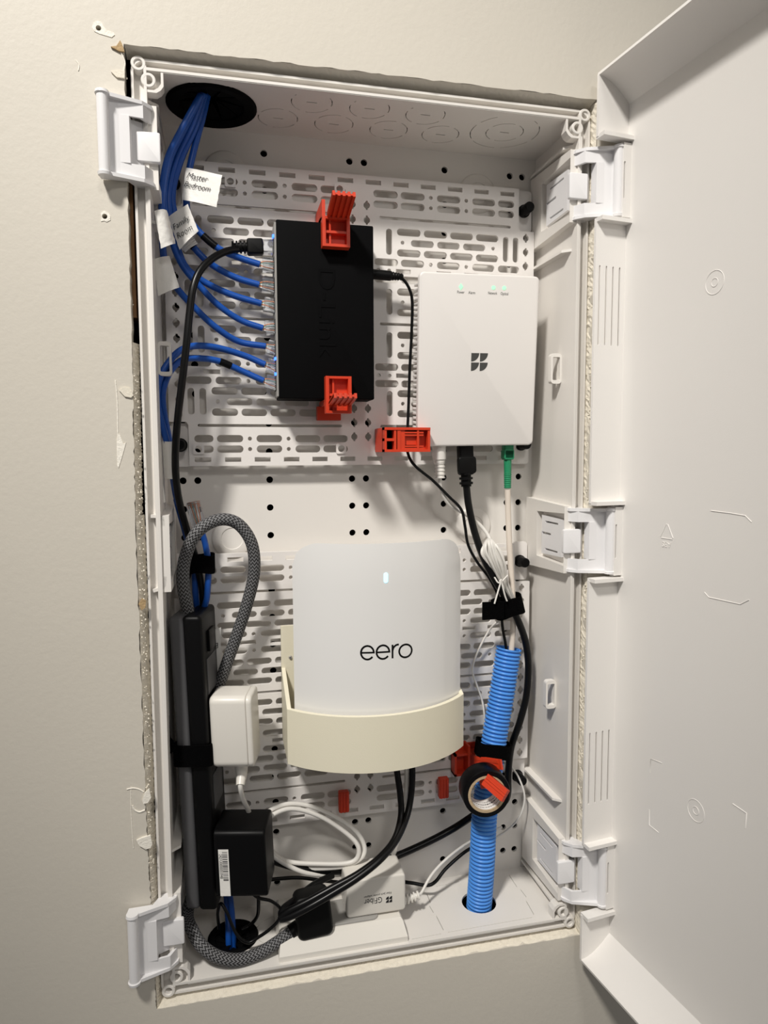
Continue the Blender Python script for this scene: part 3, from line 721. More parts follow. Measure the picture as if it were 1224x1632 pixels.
c0 = lp(646.3, 1037.2); rx = (lp(656.3, 1037).x - lp(636.3, 1037).x) / 2; rz = (lp(646, 1027).z - lp(646, 1047.4).z) / 2
put('lettering', wrap(G().prism(arcp(c0.x, c0.z, rx + lw / 2, rz + lw / 2, 0, 351, 39), [arcp(c0.x, c0.z, rx - lw / 2, rz - lw / 2, 0, 351, 39)], 0, .0001)), 'logo', rt)

# ================================================================== CORRUGATED CONDUIT
PIT = .00375
cp = [V((.1045, .0385, ZB - .006))] + px([(768, 1380, .036), (772, 1300, .038), (779, 1240, .042), (789, 1170, .047), (800, 1105, .050), (811, 1033, .052)])
def crug(L, T):
    t = (L / PIT) % 1; return .0106 + .0017 * max(0, math.sin(math.pi * min(1, t / .78))) ** .5 if t < .78 else .0102
cond = thing('corrugated_conduit', cp[0], 'bright blue corrugated conduit rising from the enclosure floor at right', 'conduit')
put('ribbed_tube', G().tube(cp, crug, 24, caps=False, n=760), 'conduit', cond, 50)
put('tube_lining', G().tube(cp, .0098, 16, caps=False, n=60), 'conduit', cond, 60)

# ================================================================== CABLES
def rj45(g_parts, end, d, col_clear='clear'):
    """transparent plug at cable end, pointing along d; returns parts"""
    F = frame(end, d, (0, 0, 1)); L = .0165
    return F, L
def eth_cable(label, path, end_z, k):
    P = px(path); end = P[-1]
    t = thing('network_cable', end, label, 'cable', 'blue network cables')
    put('jacket', G().tube(P, .0027, 10, n=len(P) * 8), 'blue', t, 60)
    tip = V((sx0 - .0005, .0500, end_z)); d = (tip - end); L = d.length; F = frame(end, d, (0, 0, 1))
    pg = G().rr(L * .82, .0112, .0004, .0080, .0003, F @ Matrix.Translation((L * .58, 0, -.004))); plug = put('clear_plug', pg, 'clear', t)
    for j, m in enumerate(('wirew', 'copper', 'wirew', 'wireg', 'copper')):
        z0 = (j - 2) * .0007; z1 = (j - 2) * .0019 - .0008
        put('wire', G().tube([F @ V((-.0006, z0, 0)), F @ V((L * .35, (z0 + z1) / 2 + random.uniform(-.0006, .0006), .0012)), F @ V((L * .95, z1, .001))], .00055, 6), m, plug, 60)
    return t
E1 = {}
top = lambda u, v: (u, v, .040)
b = .050
cabs = [
 ('blue network cable tagged Master Bedroom, topmost blue plug in the switch', [(331, 150, .04), (322, 190, .04), (310, 235, .042), (301, 275, .042), (297, 315, .044), (301, 345, .046), (318, 370, .046), (350, 397, .046), (382, 411, b), (414, 421.5, b)]),
 ('blue network cable with a black tape band, second blue plug in the switch', [(327, 151, .034), (312, 200, .036), (290, 250, .04), (276, 300, .042), (277, 335, .043), (290, 368, .045), (312, 398, .046), (338, 422, .047), (375, 442, b), (413, 454, b)]),
 ('blue network cable to the third blue plug from the top of the switch', [(324, 150, .030), (305, 200, .032), (282, 250, .038), (270, 300, .040), (270, 340, .040), (280, 385, .042), (296, 425, .045), (325, 449, .047), (370, 470, b), (416.5, 484, b)]),
 ('blue network cable to the fourth blue plug from the top of the switch', [(320, 152, .028), (295, 202, .028), (272, 250, .032), (262, 300, .036), (264, 345, .038), (276, 390, .040), (292, 425, .042), (320, 458, .044), (350, 488, .047), (385, 511, b), (419, 523, b)]),
 ('blue network cable to the fifth blue plug, wrapped by two blank paper tags', [(318, 155, .024), (290, 206, .024), (268, 252, .026), (259, 300, .028), (258, 350, .030), (260, 400, .032), (266, 435, .034), (284, 462, .036), (310, 490, .040), (342, 520, .044), (380, 544, b), (423.5, 552, b)]),
 ('blue network cable looping left to the sixth blue plug of the switch', [(300, 850, .060), (285, 800, .050), (276, 755, .040), (266, 705, .032), (256, 668, .028), (250, 635, .026), (254, 605, .026), (267, 580, .028), (288, 558, .034), (315, 551, .040), (350, 555, .046), (390, 567, b), (422.5, 581, b)]),
 ('blue network cable with black tape looping left to the lowest plug of the switch', [(296, 840, .064), (283, 800, .052), (275, 755, .043), (270, 705, .037), (263, 668, .033), (259, 635, .031), (263, 610, .031), (274, 588, .033), (292, 573, .038), (318, 571, .043), (350, 576, .047), (387, 592, b), (420, 607, b)]),
]
cabo = [eth_cable(l, p, PORTZ[i + 1], i) for i, (l, p) in enumerate(cabs)]
def band_on(path, t0, t1, r, m, parent, name='tape_band'):
    P = spline(px(path), 200); Q = P[int(t0 * 199):int(t1 * 199)]
    return put(name, G().tube(Q[::2] if len(Q) > 8 else Q, r, 12, smooth=False), m, parent, 50)
band_on(cabs[0][1], .69, .765, .0031, 'tape', cabo[0]); band_on(cabs[1][1], .585, .66, .0031, 'tape', cabo[1]); band_on(cabs[6][1], .835, .88, .0031, 'tape', cabo[6])
# two cables going down through the strap to the floor grommet, one spare with an unplugged clear connector
def simple(name, label, cat, path, r, m, group=None, seg=10, smooth=60, flat=1.0):
    P = px(path) if len(path[0]) == 3 and not isinstance(path[0], Vector) else path
    o = put(name, G().tube(P, r, seg, n=len(P) * 8, flat=flat), m, None, smooth); return tag(o, label, cat, group)
P = px([(317, 838, .050), (326, 862, .050), (332, 900, .050), (330, 950, .050), (325, 985, .055), (330, 1100, .062), (345, 1250, .066), (360, 1380, .060), (368, 1440, .050)]) + [V((-.127, .045, ZB + .002)), V((-.127, .045, ZB - .02))]
t = thing('network_cable', P[-1], 'spare blue network cable whose clear plug is unplugged beside the braided loop', 'cable', 'blue network cables')
put('jacket', G().tube(P, .0027, 10, n=90), 'blue', t, 60)
F = frame(P[0], at(307, 800, .046) - P[0], (1, 0, 0)); L = .021
plug = put('clear_plug', G().rr(L, .0112, .0004, .0082, .0003, F @ Matrix.Translation((L / 2, 0, -.004))), 'clear', t)
for j, m in enumerate(('wirew', 'copper', 'wireg', 'copper', 'wirew', 'copper')):
    y = (j - 2.5) * .0015; put('wire', G().tube([F @ V((-.001, y * .5, .001)), F @ V((L * .4, y * .8, .0015)), F @ V((L * .9, y, .002))], .00055, 6), m, plug, 60)
put('contact_block', G().box((L - .005, -.0048, .0030), (L - .001, .0048, .0043), F), 'copper', plug)
simple('network_cable', 'blue network cable running down behind the black strap into the floor grommet', 'cable',
       px([(281, 795, .052), (296, 850, .056), (309, 900, .056), (312, 950, .058), (318, 1000, .066), (335, 1150, .070), (350, 1300, .068), (362, 1440, .054)]) + [V((-.131, .043, ZB + .002)), V((-.131, .043, ZB - .02))], .0028, 'blue', 'blue network cables')
# black patch cable switch -> down
P = px([(408, 394, .050), (385, 396, .050), (362, 400, .044), (340, 411, .036), (320, 430, .030), (308, 458, .026), (302, 500, .024), (297, 550, .022), (290, 610, .022), (284, 660, .024), (280, 710, .028), (280, 755, .032), (286, 800, .038), (298, 845, .046), (312, 890, .052), (322, 940, .054), (326, 1000, .060)])
t = thing('patch_cable', P[-1], 'black patch cable with a ribbed boot sweeping down the left from the switch', 'cable')
put('jacket', G().tube(P, .0030, 12, n=150), 'cordb', t, 60)
d = V((sx0, .05, PORTZ[0])) - P[0]; F = frame(P[0], d, (0, 0, 1)); L = d.length
put('boot', G().tube([F @ V((-.020 + .001 * i, 0, 0)) for i in range(14)], lambda l, T: .0038 + .0016 * (math.sin(l / T * math.pi * 8) > .1) - .0006 * (1 - l / T), 14, smooth=True, n=80), 'rubber', t, 30)
put('plug_hood', G().rr(.0135, .0125, .0018, .0105, .0012, F @ Matrix.Translation((-.0008, 0, -.0052))), 'rubber', t, 40)
put('clear_plug', G().rr(L - .004, .011, .0005, .008, .0003, F @ Matrix.Translation((L / 2 + .003, 0, -.004))), 'clear', t)
# switch power lead
P = px([(636, 441, .050), (645, 448, .050), (653, 462, .052), (657, 482, .055), (656, 530, .058), (653, 590, .058), (651, 650, .058), (649, 700, .056), (650, 722, .056), (661, 742, .052), (690, 766, .050), (714, 790, .052), (735, 812, .052), (741, 838, .052), (746, 868, .054), (760, 895, .054), (782, 925, .050), (797, 960, .048), (801, 1000, .052), (807, 1035, .052), (808, 1070, .051)])
t = thing('power_lead', P[0], 'thin black power lead with barrel plug from the right side of the switch', 'cable')
put('cord', G().tube(P, .0014, 8, n=170), 'cordb', t, 60)
F = frame(V((sx1 + .0005, .05, P[0].z + .001)), P[0] - V((sx1, .05, P[0].z + .001)), (0, 0, 1)); L = (P[0] - V((sx1, .05, P[0].z))).length
put('barrel_plug', G().tube([F @ V((0, 0, 0)), F @ V((L * .4, 0, 0)), F @ V((L, 0, 0)), F @ V((L + .003, 0, 0))], lambda l, T: (.0043 if l < T * .60 else .0036 - .0012 * (l / T - .6) / .4 + (.0005 if math.sin(l * 2600) > 0 else 0)), 14, n=60), 'rubber', t, 35)
# fibre terminal: white power plug + pair, black patch lead, green fibre
def pt(u, v, y): return at(u, v, y)
P = px([(701, 757, .052), (703, 780, .054), (716, 804, .058), (741, 819, .062), (763, 835, .064), (777, 852, .060), (785, 870, .054)])
t = thing('power_lead', P[0], 'white power lead plugged under the fibre terminal beside the black patch lead', 'cable')
put('cord', G().tube(P, .0018, 10, n=60), 'cordw', t, 60)
put('plug', G().tube(px([(700, 708, .052), (700, 730, .052), (701, 745, .052), (701, 762, .052)]), lambda l, T: .0062 if l < T * .45 else (.0052 if l < T * .55 else .0042 + (.0006 if math.sin(l * 1900) > 0 else 0)), 16, n=60), 'cordw', t, 30)
P = px([(743, 772, .054), (747, 806, .052), (757, 850, .048), (772, 892, .042), (792, 930, .040), (812, 962, .040), (827, 992, .044), (838, 1025, .050), (842, 1062, .054), (839, 1108, .056), (828, 1152, .056), (815, 1190, .058), (810, 1230, .060), (806, 1275, .062), (770, 1290, .066), (720, 1322, .064), (665, 1350, .060), (610, 1372, .056), (545, 1387, .052), (485, 1385, .050), (425, 1368, .052), (405, 1355, .055)])
t = thing('patch_cable', P[0], 'thick black patch cable from under the fibre terminal bowing around the blue conduit', 'cable')
put('jacket', G().tube(P, .0034, 12, n=190), 'cordb', t, 60)
F = frame(at(741, 712, .054), at(743, 772, .054) - at(741, 712, .054), (1, 0, 0))
put('plug_hood', G().rr(.028, .0135, .002, .010, .0012, F @ Matrix.Translation((.012, 0, -.005))), 'rubber', t, 40)
put('latch_guard', G().rr(.016, .0175, .003, .006, .0012, F @ Matrix.Translation((.017, 0, 0))), 'rubber', t, 40)
put('boot', G().tube([F @ V((.024, 0, 0)), F @ V((.030, 0, 0)), F @ V((.037, 0, 0))], lambda l, T: .0048 + (.0016 if math.sin(l / T * math.pi * 6) > 0 else 0), 14, n=60), 'rubber', t, 30)
P = px([(809, 780, .052), (810, 820, .052), (812, 870, .050), (815, 920, .048), (818, 970, .046), (817, 1010, .051), (814, 1050, .051)])
t = thing('fibre_cable', P[0], 'cream fibre cable with a green connector under the fibre terminal', 'cable')
put('cord', G().tube(P, .0028, 10, n=60), 'fiber', t, 60)
F = frame(at(809, 709, .054), at(809, 782, .052) - at(809, 709, .054), (1, 0, 0))
put('connector_body', G().rr(.016, .0088, .0008, .0085, .0006, F @ Matrix.Translation((.006, 0, -.004))), 'green', t, 40)
put('collar', G().rr(.008, .0100, .0008, .0090, .0006, F @ Matrix.Translation((.009, 0, -.0045))), 'green', t, 40)
put('strain_relief', G().tube([F @ V((.012, 0, 0)), F @ V((.024, 0, 0)), F @ V((.041, 0, 0))], lambda l, T: .0037 - .0006 * l / T + (.0003 if l > T * .5 and math.sin(l * 3200) > 0 else 0), 12, n=80), 'green', t, 30)
# coiled surplus of the white lead
t = thing('cable_hank', at(800, 940, .05), 'bundled hank of thin white wire tied with a white twist', 'cable')
rnd = random.Random(5)
for i in range(15):
    k = (i - 7) / 7; dy = rnd.uniform(-.003, .003) - .004 * (1 - k * k)
    wob = rnd.uniform(-2, 2)
    P = px([(821 + 4 * k, 968, .047), (803 + 7 * k + wob * .3, 930, .041 + dy * .4), (793 + 13 * k + wob, 902, .038 + dy), (784 + 16 * k, 878 + 5 * k * k, .038 + dy), (781 + 11 * k, 862 + 9 * k * k, .042 + dy), (779 + 9 * k, 861 + 11 * k * k, .050), (780 + 9 * k, 880, .056), (790 + 9 * k, 910, .054), (804 + 6 * k, 940, .050), (816 + 4 * k, 968, .050)])
    put('strand', G().tube(P, .0011, 6, n=46), 'cordw', t, 60)
put('twist_tie', G().tube(px([(788, 920, .036), (796, 929, .0325), (809, 917, .0345)]) , .0008, 6, n=16), 'cordw', t, 60)
put('twist_tie', G().tube(px([(796, 927, .0325), (799, 924, .032), (795, 938, .032), (790, 955, .031), (788, 962, .031)]), .0008, 6, n=24), 'cordw', t, 60)
put('twist_tie', G().tube(px([(799, 926, .0325), (802, 938, .032), (805, 950, .032), (808, 958, .032)]), .0008, 6, n=24), 'cordw', t, 60)
simple('thin_wire', 'thin white wire curving between the router and the blue conduit', 'cable', [(800, 985, .052), (783, 1000, .056), (768, 1025, .060), (757, 1050, .062), (753, 1070, .062), (760, 1092, .062), (768, 1115, .062), (772, 1140, .060), (772, 1165, .062)], .0010, 'cordw', seg=8)
simple('thin_wire', 'thin white wire curling beside the tape roll at the right wall', 'cable', [(815, 1222, .066), (826, 1238, .062), (835, 1262, .058), (835, 1282, .058), (826, 1305, .060), (806, 1325, .062), (780, 1340, .064)], .0010, 'cordw', seg=8)

# ------------------------------------------------------------------ black straps
def strap(label, c, axis, side, ru, rv, wd, th=.0016, tail=None):
    axis = V(axis).normalized(); side = V(side); side = (side - axis * side.dot(axis)).normalized(); oth = axis.cross(side)
    g = G(); n = 36; R = []
    for i in range(n):
        a = 2 * math.pi * i / n; e = side * math.cos(a) * ru + oth * math.sin(a) * rv; nn = (side * math.cos(a) / ru + oth * math.sin(a) / rv).normalized()
        cc = V(c) + e; wob = axis * .0010 * math.sin(3 * a)
        R.append([cc + wob - axis * wd / 2, cc + wob + axis * wd / 2, cc + wob + axis * wd / 2 + nn * th, cc + wob - axis * wd / 2 + nn * th])
    g.loft(R + [R[0]], None, False, False)
    if tail:
        a, b_ = V(tail[0]), V(tail[1]); d = (b_ - a).normalized(); nrm = V((0, -1, 0)); F = frame(a, d, axis)
        g.box((0, -wd / 2, -.001), ((b_ - a).length, wd / 2, .001), F)
    o = put('hook_loop_strap', g, 'velcro', None, 40); return tag(o, label, 'strap', 'black hook-and-loop straps')
c = at(808, 966, .046); ax = at(812, 900, .046) - at(806, 1010, .046)
strap('black hook-and-loop strap tied around the white hank and cables at right', c + V((.001, 0, 0)), (at(800, 950, .046) - at(806, 975, .046)), (1, 0, .12), .0135, .0100, .0165, tail=(at(803, 972, .0345), at(769, 974, .034)))
c = at(785, 1196, .0445); strap('black hook-and-loop strap around the lower half of the blue conduit', c + V((.002, .004, 0)), cp[4] - cp[3], (1, 0, 0), .0160, .0155, .0130)
c = at(316, 898, .052); strap('black hook-and-loop strap around cables beside the braided loop', c, (0, 0, 1), (1, 0, 0), .0125, .0085, .0155)

# ================================================================== TAPE ROLL AND THE CLIP IT HANGS ON
TC = at(776, 1266, .004); TF = frame(TC, (1, 0, 0), (0, 0, 1)) @ Matrix.Rotation(math.radians(-6), 4, 'Y')
tp = thing('tape_roll', TC + V((0, .01, -.022)), 'roll of black electrical tape with cardboard core hanging before the blue conduit', 'tape roll')
put('tape_winding', G().lathe([(.0172, 0), (.0213, 0), (.0217, -.0006), (.0217, -.0180), (.0213, -.0186), (.0172, -.0186)], TF, 56), 'tape', tp, 40)
put('cardboard_core', G().lathe([(.0173, .0002), (.0173, -.0188), (.0148, -.0188), (.0148, -.0005), (.0150, .0002), (.0173, .0002)], TF, 56), 'board', tp, 40)
g = G().lathe([(.01475, -.0008), (.01475, -.0180), (.01465, -.0180), (.01465, -.0008)], TF, 56); ln = put('printed_liner', g, 'paper', tp, 40)
g = G(); rnd = random.Random(9)
for row in range(3):
    a = math.radians(190)
    while a < math.radians(345):
        da = rnd.uniform(.04, .16)
        for s_ in range(3):
            a0 = a + da * s_ / 3; a1 = a + da * (s_ + 1) / 3; z = -.004 - row * .0042; hh = .0016 if row == 1 else .0009
            g.add([(.0146 * math.cos(x), .0146 * math.sin(x), zz) for x, zz in ((a0, z), (a1, z), (a1, z - hh), (a0, z - hh))], [(0, 1, 2, 3)], TF)
        a += da + .04
put('liner_print', g, 'print', ln)
a = at(742, 1214, .058); t = thing('spring_clip', V((a.x, .065, a.z - .01)), 'red plastic clip whose flap pokes through the black tape roll', 'clip', 'red plastic clips')
g = G(); F = frame(a, (1, 0, 0), (0, 0, 1))
g.box((-.011, -.014, -.012), (.013, -.0118, 0), F); g.box((-.011, .006, -.012), (.013, .008, 0), F); g.box((-.011, -.014, -.012), (-.009, .008, 0), F); g.box((.002, -.014, -.012), (.004, .016, .002), F); g.box((-.011, -.014, -.012), (.014, .014, -.0105), F)
m0 = at(757, 1212, .048); m1 = at(795, 1218, .018)
for w0 in (-.0085, .0085): g.box((0, -.0015, -.0015), ((m1 - m0).length, .0015, .0015), frame(m0 + V((0, 0, w0 * .3)), m1 - m0, (0, 0, 1)))
g.box((0, -.0045, -.001), ((m1 - m0).length + .004, .0045, .001), frame(m0, m1 - m0, (0, 0, 1)))
put('clip_body', g, 'red', t)
g = G(); k0 = at(766, 1248, .030); k1 = at(785, 1246, .010); g.box((0, -.005, -.001), ((k1 - k0).length, .005, .001), frame(k0, k1 - k0, (0, 0, 1))); put('clip_arm', g, 'red', t)
f0 = at(773, 1241, .006); f1 = at(793, 1282, -.014); flap(f0, (1, 0, 1.6), f1 - f0, (f1 - f0).length, .0112, 'flap', t)
for u, v, lb in ((548, 1277.5, 'small red clip peg on the lower plate left of the router cables'), (707, 1255.5, 'small red clip peg on the lower plate left of the tape roll')):
    a = at(u, v, .060); g = G(); F = frame(a, (1, 0, 0), (0, 0, 1))
    g.rr(.0098, .0200, .0012, .0060, .0008, F @ Matrix.Translation((0, 0, -.004)))
    for x in (-.0028, 0, .0028): g.box((x - .0006, -.0095, .002), (x + .0006, .0095, .0028), F)
    g.box((-.003, -.004, -.012), (.003, .004, -.004), F)
    t = put('clip_peg', g, 'red'); tag(t, lb, 'clip')

# ================================================================== POWER STRIP
rot = math.radians(12.5); SN = V((math.cos(rot), -math.sin(rot), 0)); SV = V((math.sin(rot), math.cos(rot), 0)); SU = V((-.0275, 0, 1)).normalized()
S0 = V((-.1465, .0150, -.055)); SL = .2540
FS = frame(S0 + SU * -SL, SN, SV)                      # local x = out of outlets, y = depth, z = up
FS = Matrix((SN, SV, SU)).transposed().to_4x4(); FS.translation = S0 - SU * SL
ps = thing('power_strip', FS.translation, 'long black and grey power strip standing along the left wall', 'power strip')
def srr(g, x0, x1, y0, y1, z0, z1, r, e):               # rounded bar running up the strip
    return g.rr(x1 - x0, y1 - y0, r, z1 - z0, e, FS @ Matrix.Translation(((x0 + x1) / 2, (y0 + y1) / 2, z0)))
put('front_housing', srr(G(), -.0155, 0, 0, .050, 0, SL, .0035, .0035), 'black', ps, 40)
put('rear_housing', srr(G(), -.0268, -.0150, .0006, .0494, .0005, SL - .0005, .0035, .0035), 'stripg', ps, 40)
for z in (.030, .085, .140, .185):
    sk = put('outlet', srr(G(), -.001, .0006, .010, .040, z, z + .030, .0003, .0001), 'stripg', ps)
put('switch_rocker', srr(G(), -.001, .0022, .016, .034, SL - .034, SL - .016, .0006, .0006), 'black', ps, 30)
# strap around the strip
g = G(); R = []
prof_ = [(-.0312, -.002), (.0012, -.002), (.0012, .052), (-.0312, .052)]
pr = rrect(.0295, .054, .005, 4)
for x, y in pr:
    lx, ly = x - .0133, y + .025
    R.append([FS @ V((lx, ly, .128 - .006 * (ly / .05))), FS @ V((lx, ly, .146 - .006 * (ly / .05))), FS @ V((lx + (.0014 if x > 0 else -.0014), ly + (.0014 if y > 0 else -.0014), .146 - .006 * (ly / .05))), FS @ V((lx + (.0014 if x > 0 else -.0014), ly + (.0014 if y > 0 else -.0014), .128 - .006 * (ly / .05)))])
g.loft(R + [R[0]], None, False, False)
q = px([(268, 1150, .020), (264, 1185, .018)])
g.loft([[p_ + V((-.0, 0, 0)) for p_ in (at(262, 1140, .022), at(270, 1140, .022), at(270, 1140, .024), at(262, 1140, .024))], [at(263, 1175, .020), at(272, 1175, .020), at(272, 1175, .022), at(263, 1175, .022)], [at(268, 1203, .020), at(287, 1192, .016), at(287, 1192, .018), at(268, 1203, .024)]], None, True, True)
tag(put('hook_loop_strap', g, 'velcro', None, 30), 'black hook-and-loop strap wrapped around the black power strip', 'strap', 'black hook-and-loop straps')

# braided cord: out of the top, loop, down behind, out at the bottom to the wall plug
bt = FS @ V((-.012, .020, SL))
P = px([(301, 992, .036), (299, 972, .036), (292, 930, .034), (295, 890, .034), (313, 850, .030), (346, 829, .034), (378, 834, .036), (401, 866, .038), (405, 912, .042), (393, 965, .046), (374, 1022, .050), (355, 1076, .054), (343, 1115, .058), (335, 1180, .066), (325, 1300, .066), (312, 1400, .060), (299, 1455, .040), (307, 1484, .020), (322, 1508, .010), (347, 1525, .006), (378, 1530, .006), (412, 1520, .010), (440, 1503, .014), (466, 1484, .018)])
t = thing('braided_cord', P[-1], 'black and grey zigzag braided power cord looping above the power strip', 'cord')
put('sleeve', G().tube(P, .0052, 16, n=300, uvs=True), 'braid', t, 60)
put('cord_collar', G().tube([P[-1] + (P[-2] - P[-1]) * .12, P[-1] + (P[-1] - P[-2]) * .35], .0062, 14, smooth=False), 'rubber', t, 40)
e0 = P[-1]; F = frame(at(498, 1451, .022), (1, 0, .10), (0, .10, 1))
put('plug_head', G().rr(.0315, .0375, .006, .020, .003, F @ Matrix.Translation((0, 0, -.008))), 'rubber', t, 40)
put('plug_neck', G().tube([e0 + (e0 - P[-2]) * .2, at(480, 1476, .018), at(494, 1464, .020)], [.0062, .0085], 14, n=14), 'rubber', t, 40)

# ================================================================== ADAPTERS ON THE STRIP
wa = thing('power_adapter', FS @ V((.018, .02, .125)), 'white rounded power adapter plugged into the power strip', 'power adapter')
def zl(u, v, y): return (FS.inverted() @ at(u, v, y)).z
z0, z1 = zl(372, 1228, .010), zl(372, 1113, .010)
FA = FS @ Matrix.Translation((0, .002, (z0 + z1) / 2)) @ Matrix(((0, 0, 1, 0), (1, 0, 0, 0), (0, 1, 0, 0), (0, 0, 0, 1)))   # local z -> out of the outlet
put('shell', G().rr(.034, z1 - z0, .006, .0305, .0012, FA @ Matrix.Translation((.017, 0, .0015)), e0=.004, cs=6), 'adapter', wa, 40)
put('end_cap', G().rr(.034, z1 - z0, .006, .0045, .0025, FA @ Matrix.Translation((.017, 0, .0323)), e0=.0002, cs=6), 'adapter', wa, 40)
cb_ = FA @ V((.016, -(z1 - z0) / 2, .022))
P = [cb_ + V((0, 0, .002)), cb_ + V((.001, 0, -.010))] + px([(383, 1252, .020), (387, 1272, .026), (396, 1292, .036), (402, 1310, .046), (404, 1330, .055)])
put('strain_relief', G().tube(P[:2] + [P[2]], [.0065, .0036], 14, n=12), 'adapter', wa, 40)
# one long white cord with surplus loops
loop = P[1:] + px([(420, 1345, .060), (470, 1380, .052), (540, 1382, .046), (575, 1368, .044), (580, 1346, .046), (560, 1318, .050), (510, 1290, .054), (465, 1281, .052), (430, 1292, .046), (411, 1312, .040), (416, 1335, .046), (450, 1370, .050), (510, 1377, .046), (560, 1374, .043), (572, 1355, .043), (558, 1333, .046), (512, 1302, .050), (465, 1289, .048), (430, 1302, .042), (415, 1325, .040), (430, 1360, .048), (490, 1392, .046), (560, 1392, .058), (600, 1385, .064), (625, 1365, .058), (636, 1330, .050), (645, 1285, .046), (648, 1240, .046), (646, 1205, .048)])
tag(put('white_cord', G().tube(loop, .0021, 10, n=330), 'cordw', None, 60), 'white power cord coiled in loops on the floor behind the black adapter', 'cable')
ba = thing('power_adapter', FS @ V((.022, .02, .01)), 'black boxy power adapter with a white barcode sticker', 'power adapter')
z0, z1 = zl(385, 1434, .004), zl(385, 1327, .004)
FB = FS @ Matrix.Translation((0, -.0045, (z0 + z1) / 2)) @ Matrix(((0, 0, 1, 0), (1, 0, 0, 0), (0, 1, 0, 0), (0, 0, 0, 1)))
bw = .043
put('shell', G().rr(.040, z1 - z0, .0045, bw, .0022, FB @ Matrix.Translation((.020, 0, .0012)), e0=.001), 'black', ba, 40)
FL = FB @ frame((-.0001, 0, 0), (0, 0, 1), (0, 1, 0)) ; 
# front face of the adapter looks along -depth: sticker on it
FF = Matrix((SN, SU, -SV)).transposed().to_4x4(); FF.translation = FS @ V((.0012, -.0046, (z0 + z1) / 2))
def ff(u, v): return FF.inverted() @ atp(u, v, FF.translation, -SV)
qa, qb = ff(347.5, 1354), ff(370, 1428)
put('sticker', G().box((qa.x, qb.y, 0), (qb.x - .0012, qa.y, .0002), FF), 'paper', ba)
sw = qb.x - .0012 - qa.x; shh = qa.y - qb.y
g = G(); rnd = random.Random(4); y = qa.y - .002
while y > qa.y - shh * .66:
    h = rnd.choice((.0003, .0005, .0008)); g.box((qa.x + sw * .38, y - h, .0002), (qa.x + sw * .88, y, .00028), FF); y -= h + rnd.choice((.0004, .0006, .0009))
put('barcode', g, 'ink', ba)
put('lettering', G().text('2421U0000055948', .0036, FF @ frame((qa.x + sw * .20, qa.y - shh * .36, .0002), (0, -1, 0), (1, 0, 0)), .00004, sx=.78), 'ink', ba)
simple('thin_lead', 'thin black lead looping from the black adapter over the floor grommet', 'cable', [(398, 1420, .012), (412, 1431, .012), (432, 1436, .012), (447, 1449, .014), (444, 1466, .016), (430, 1481, .018), (413, 1493, .020), (396, 1502, .020), (381, 1494, .020), (370, 1475, .022), (362, 1455, .024), (352, 1440, .028), (347, 1455, .034), (349, 1480, .040)], .0014, 'cordb', seg=8)
simple('thin_lead', 'thin black lead dropping from behind the black adapter into the grommet', 'cable', [(411, 1420, .040), (412, 1440, .042), (410, 1460, .046), (398, 1475, .048), (385, 1482, .046)], .0016, 'cordb', seg=8)

# ================================================================== OUTLET AND THE WHITE FIBRE POWER ADAPTER
ou = thing('floor_outlet', (-.033, .034, ZB), 'low white outlet box fixed to the enclosure floor', 'outlet')
def quad(z, x0, x1, y0, y1): return [(x0, y0, z), (x1, y0, z), (x1, y1, z), (x0, y1, z)]
put('outlet_box', G().loft([quad(ZB, -.0893, .0240, .0022, .068), quad(ZB + .0045, -.0893, .0240, .0026, .068), quad(ZB + .0130, -.0870, .0222, .0120, .067), quad(ZB + .0150, -.0850, .0205, .0150, .065)]), 'adapter', ou)
put('outlet_face', G().rr(.070, .034, .006, .0022, .0008, frame((-.034, .033, ZB + .0145), (1, 0, 0), (0, 1, 0))), 'grey', ou, 40)
g = G(); 
for x in (-.058, -.012): g.box((x - .001, .034, ZB + .0165), (x + .001, .042, ZB + .0169)); g.box((x + .006, .034, ZB + .0165), (x + .008, .042, ZB + .0169))
put('outlet_slots', g, 'black', ou)
zf0 = ZB + .0170
f_ = lambda u, v: at(u, v, .020)
fa = thing('power_adapter', ((f_(552, 1465).x + f_(645, 1455).x) / 2, .035, zf0), 'white box power adapter with small upside-down black lettering on the floor outlet', 'power adapter')
xa0, xa1 = f_(553, 1460).x, f_(646.5, 1450).x; za1 = f_(600, 1399).z
ga = G().rr(xa1 - xa0, za1 - zf0, .0032, .032, .0018, frame(((xa0 + xa1) / 2, .052, (za1 + zf0) / 2), (1, 0, 0), (0, 0, 1)), cs=5); put('shell', ga, 'adapter', fa, 40)
FG = frame(((xa0 + xa1) / 2, .020, (za1 + zf0) / 2), (-1, 0, 0), (0, 0, -1), (0, -1, 0))
def lg(u, v): q = FG.inverted() @ at(u, v, .020); return q
q = lg(595, 1435.5); put('lettering', G().text('GFiber', .0078, FG @ Matrix.Translation((q.x, q.y, 0)) @ Matrix.Rotation(.03, 4, 'Z'), .00005, width=.0165), 'ink', fa)
q = lg(602, 1426.2); put('lettering', G().text('Fiber Jack power adapter', .0027, FG @ Matrix.Translation((q.x, q.y, 0)) @ Matrix.Rotation(.03, 4, 'Z'), .00005, width=.0255), 'print', fa)
q = lg(620, 1433.5); g = G(); petals(g, (q.x, q.y), .0029, FG); put('logo', g, 'ink', fa)
e_ = at(646, 1433, .034)
put('strain_relief', G().tube([e_ - V((.002, 0, 0)), e_ + V((.005, 0, .0005)), e_ + V((.013, 0, .002))], lambda l, T: .0026 + (.0022 * (1 - .4 * l / T) if math.sin(l / T * math.pi * 9) > 0 else 0), 14, n=70), 'cordw', fa, 30)
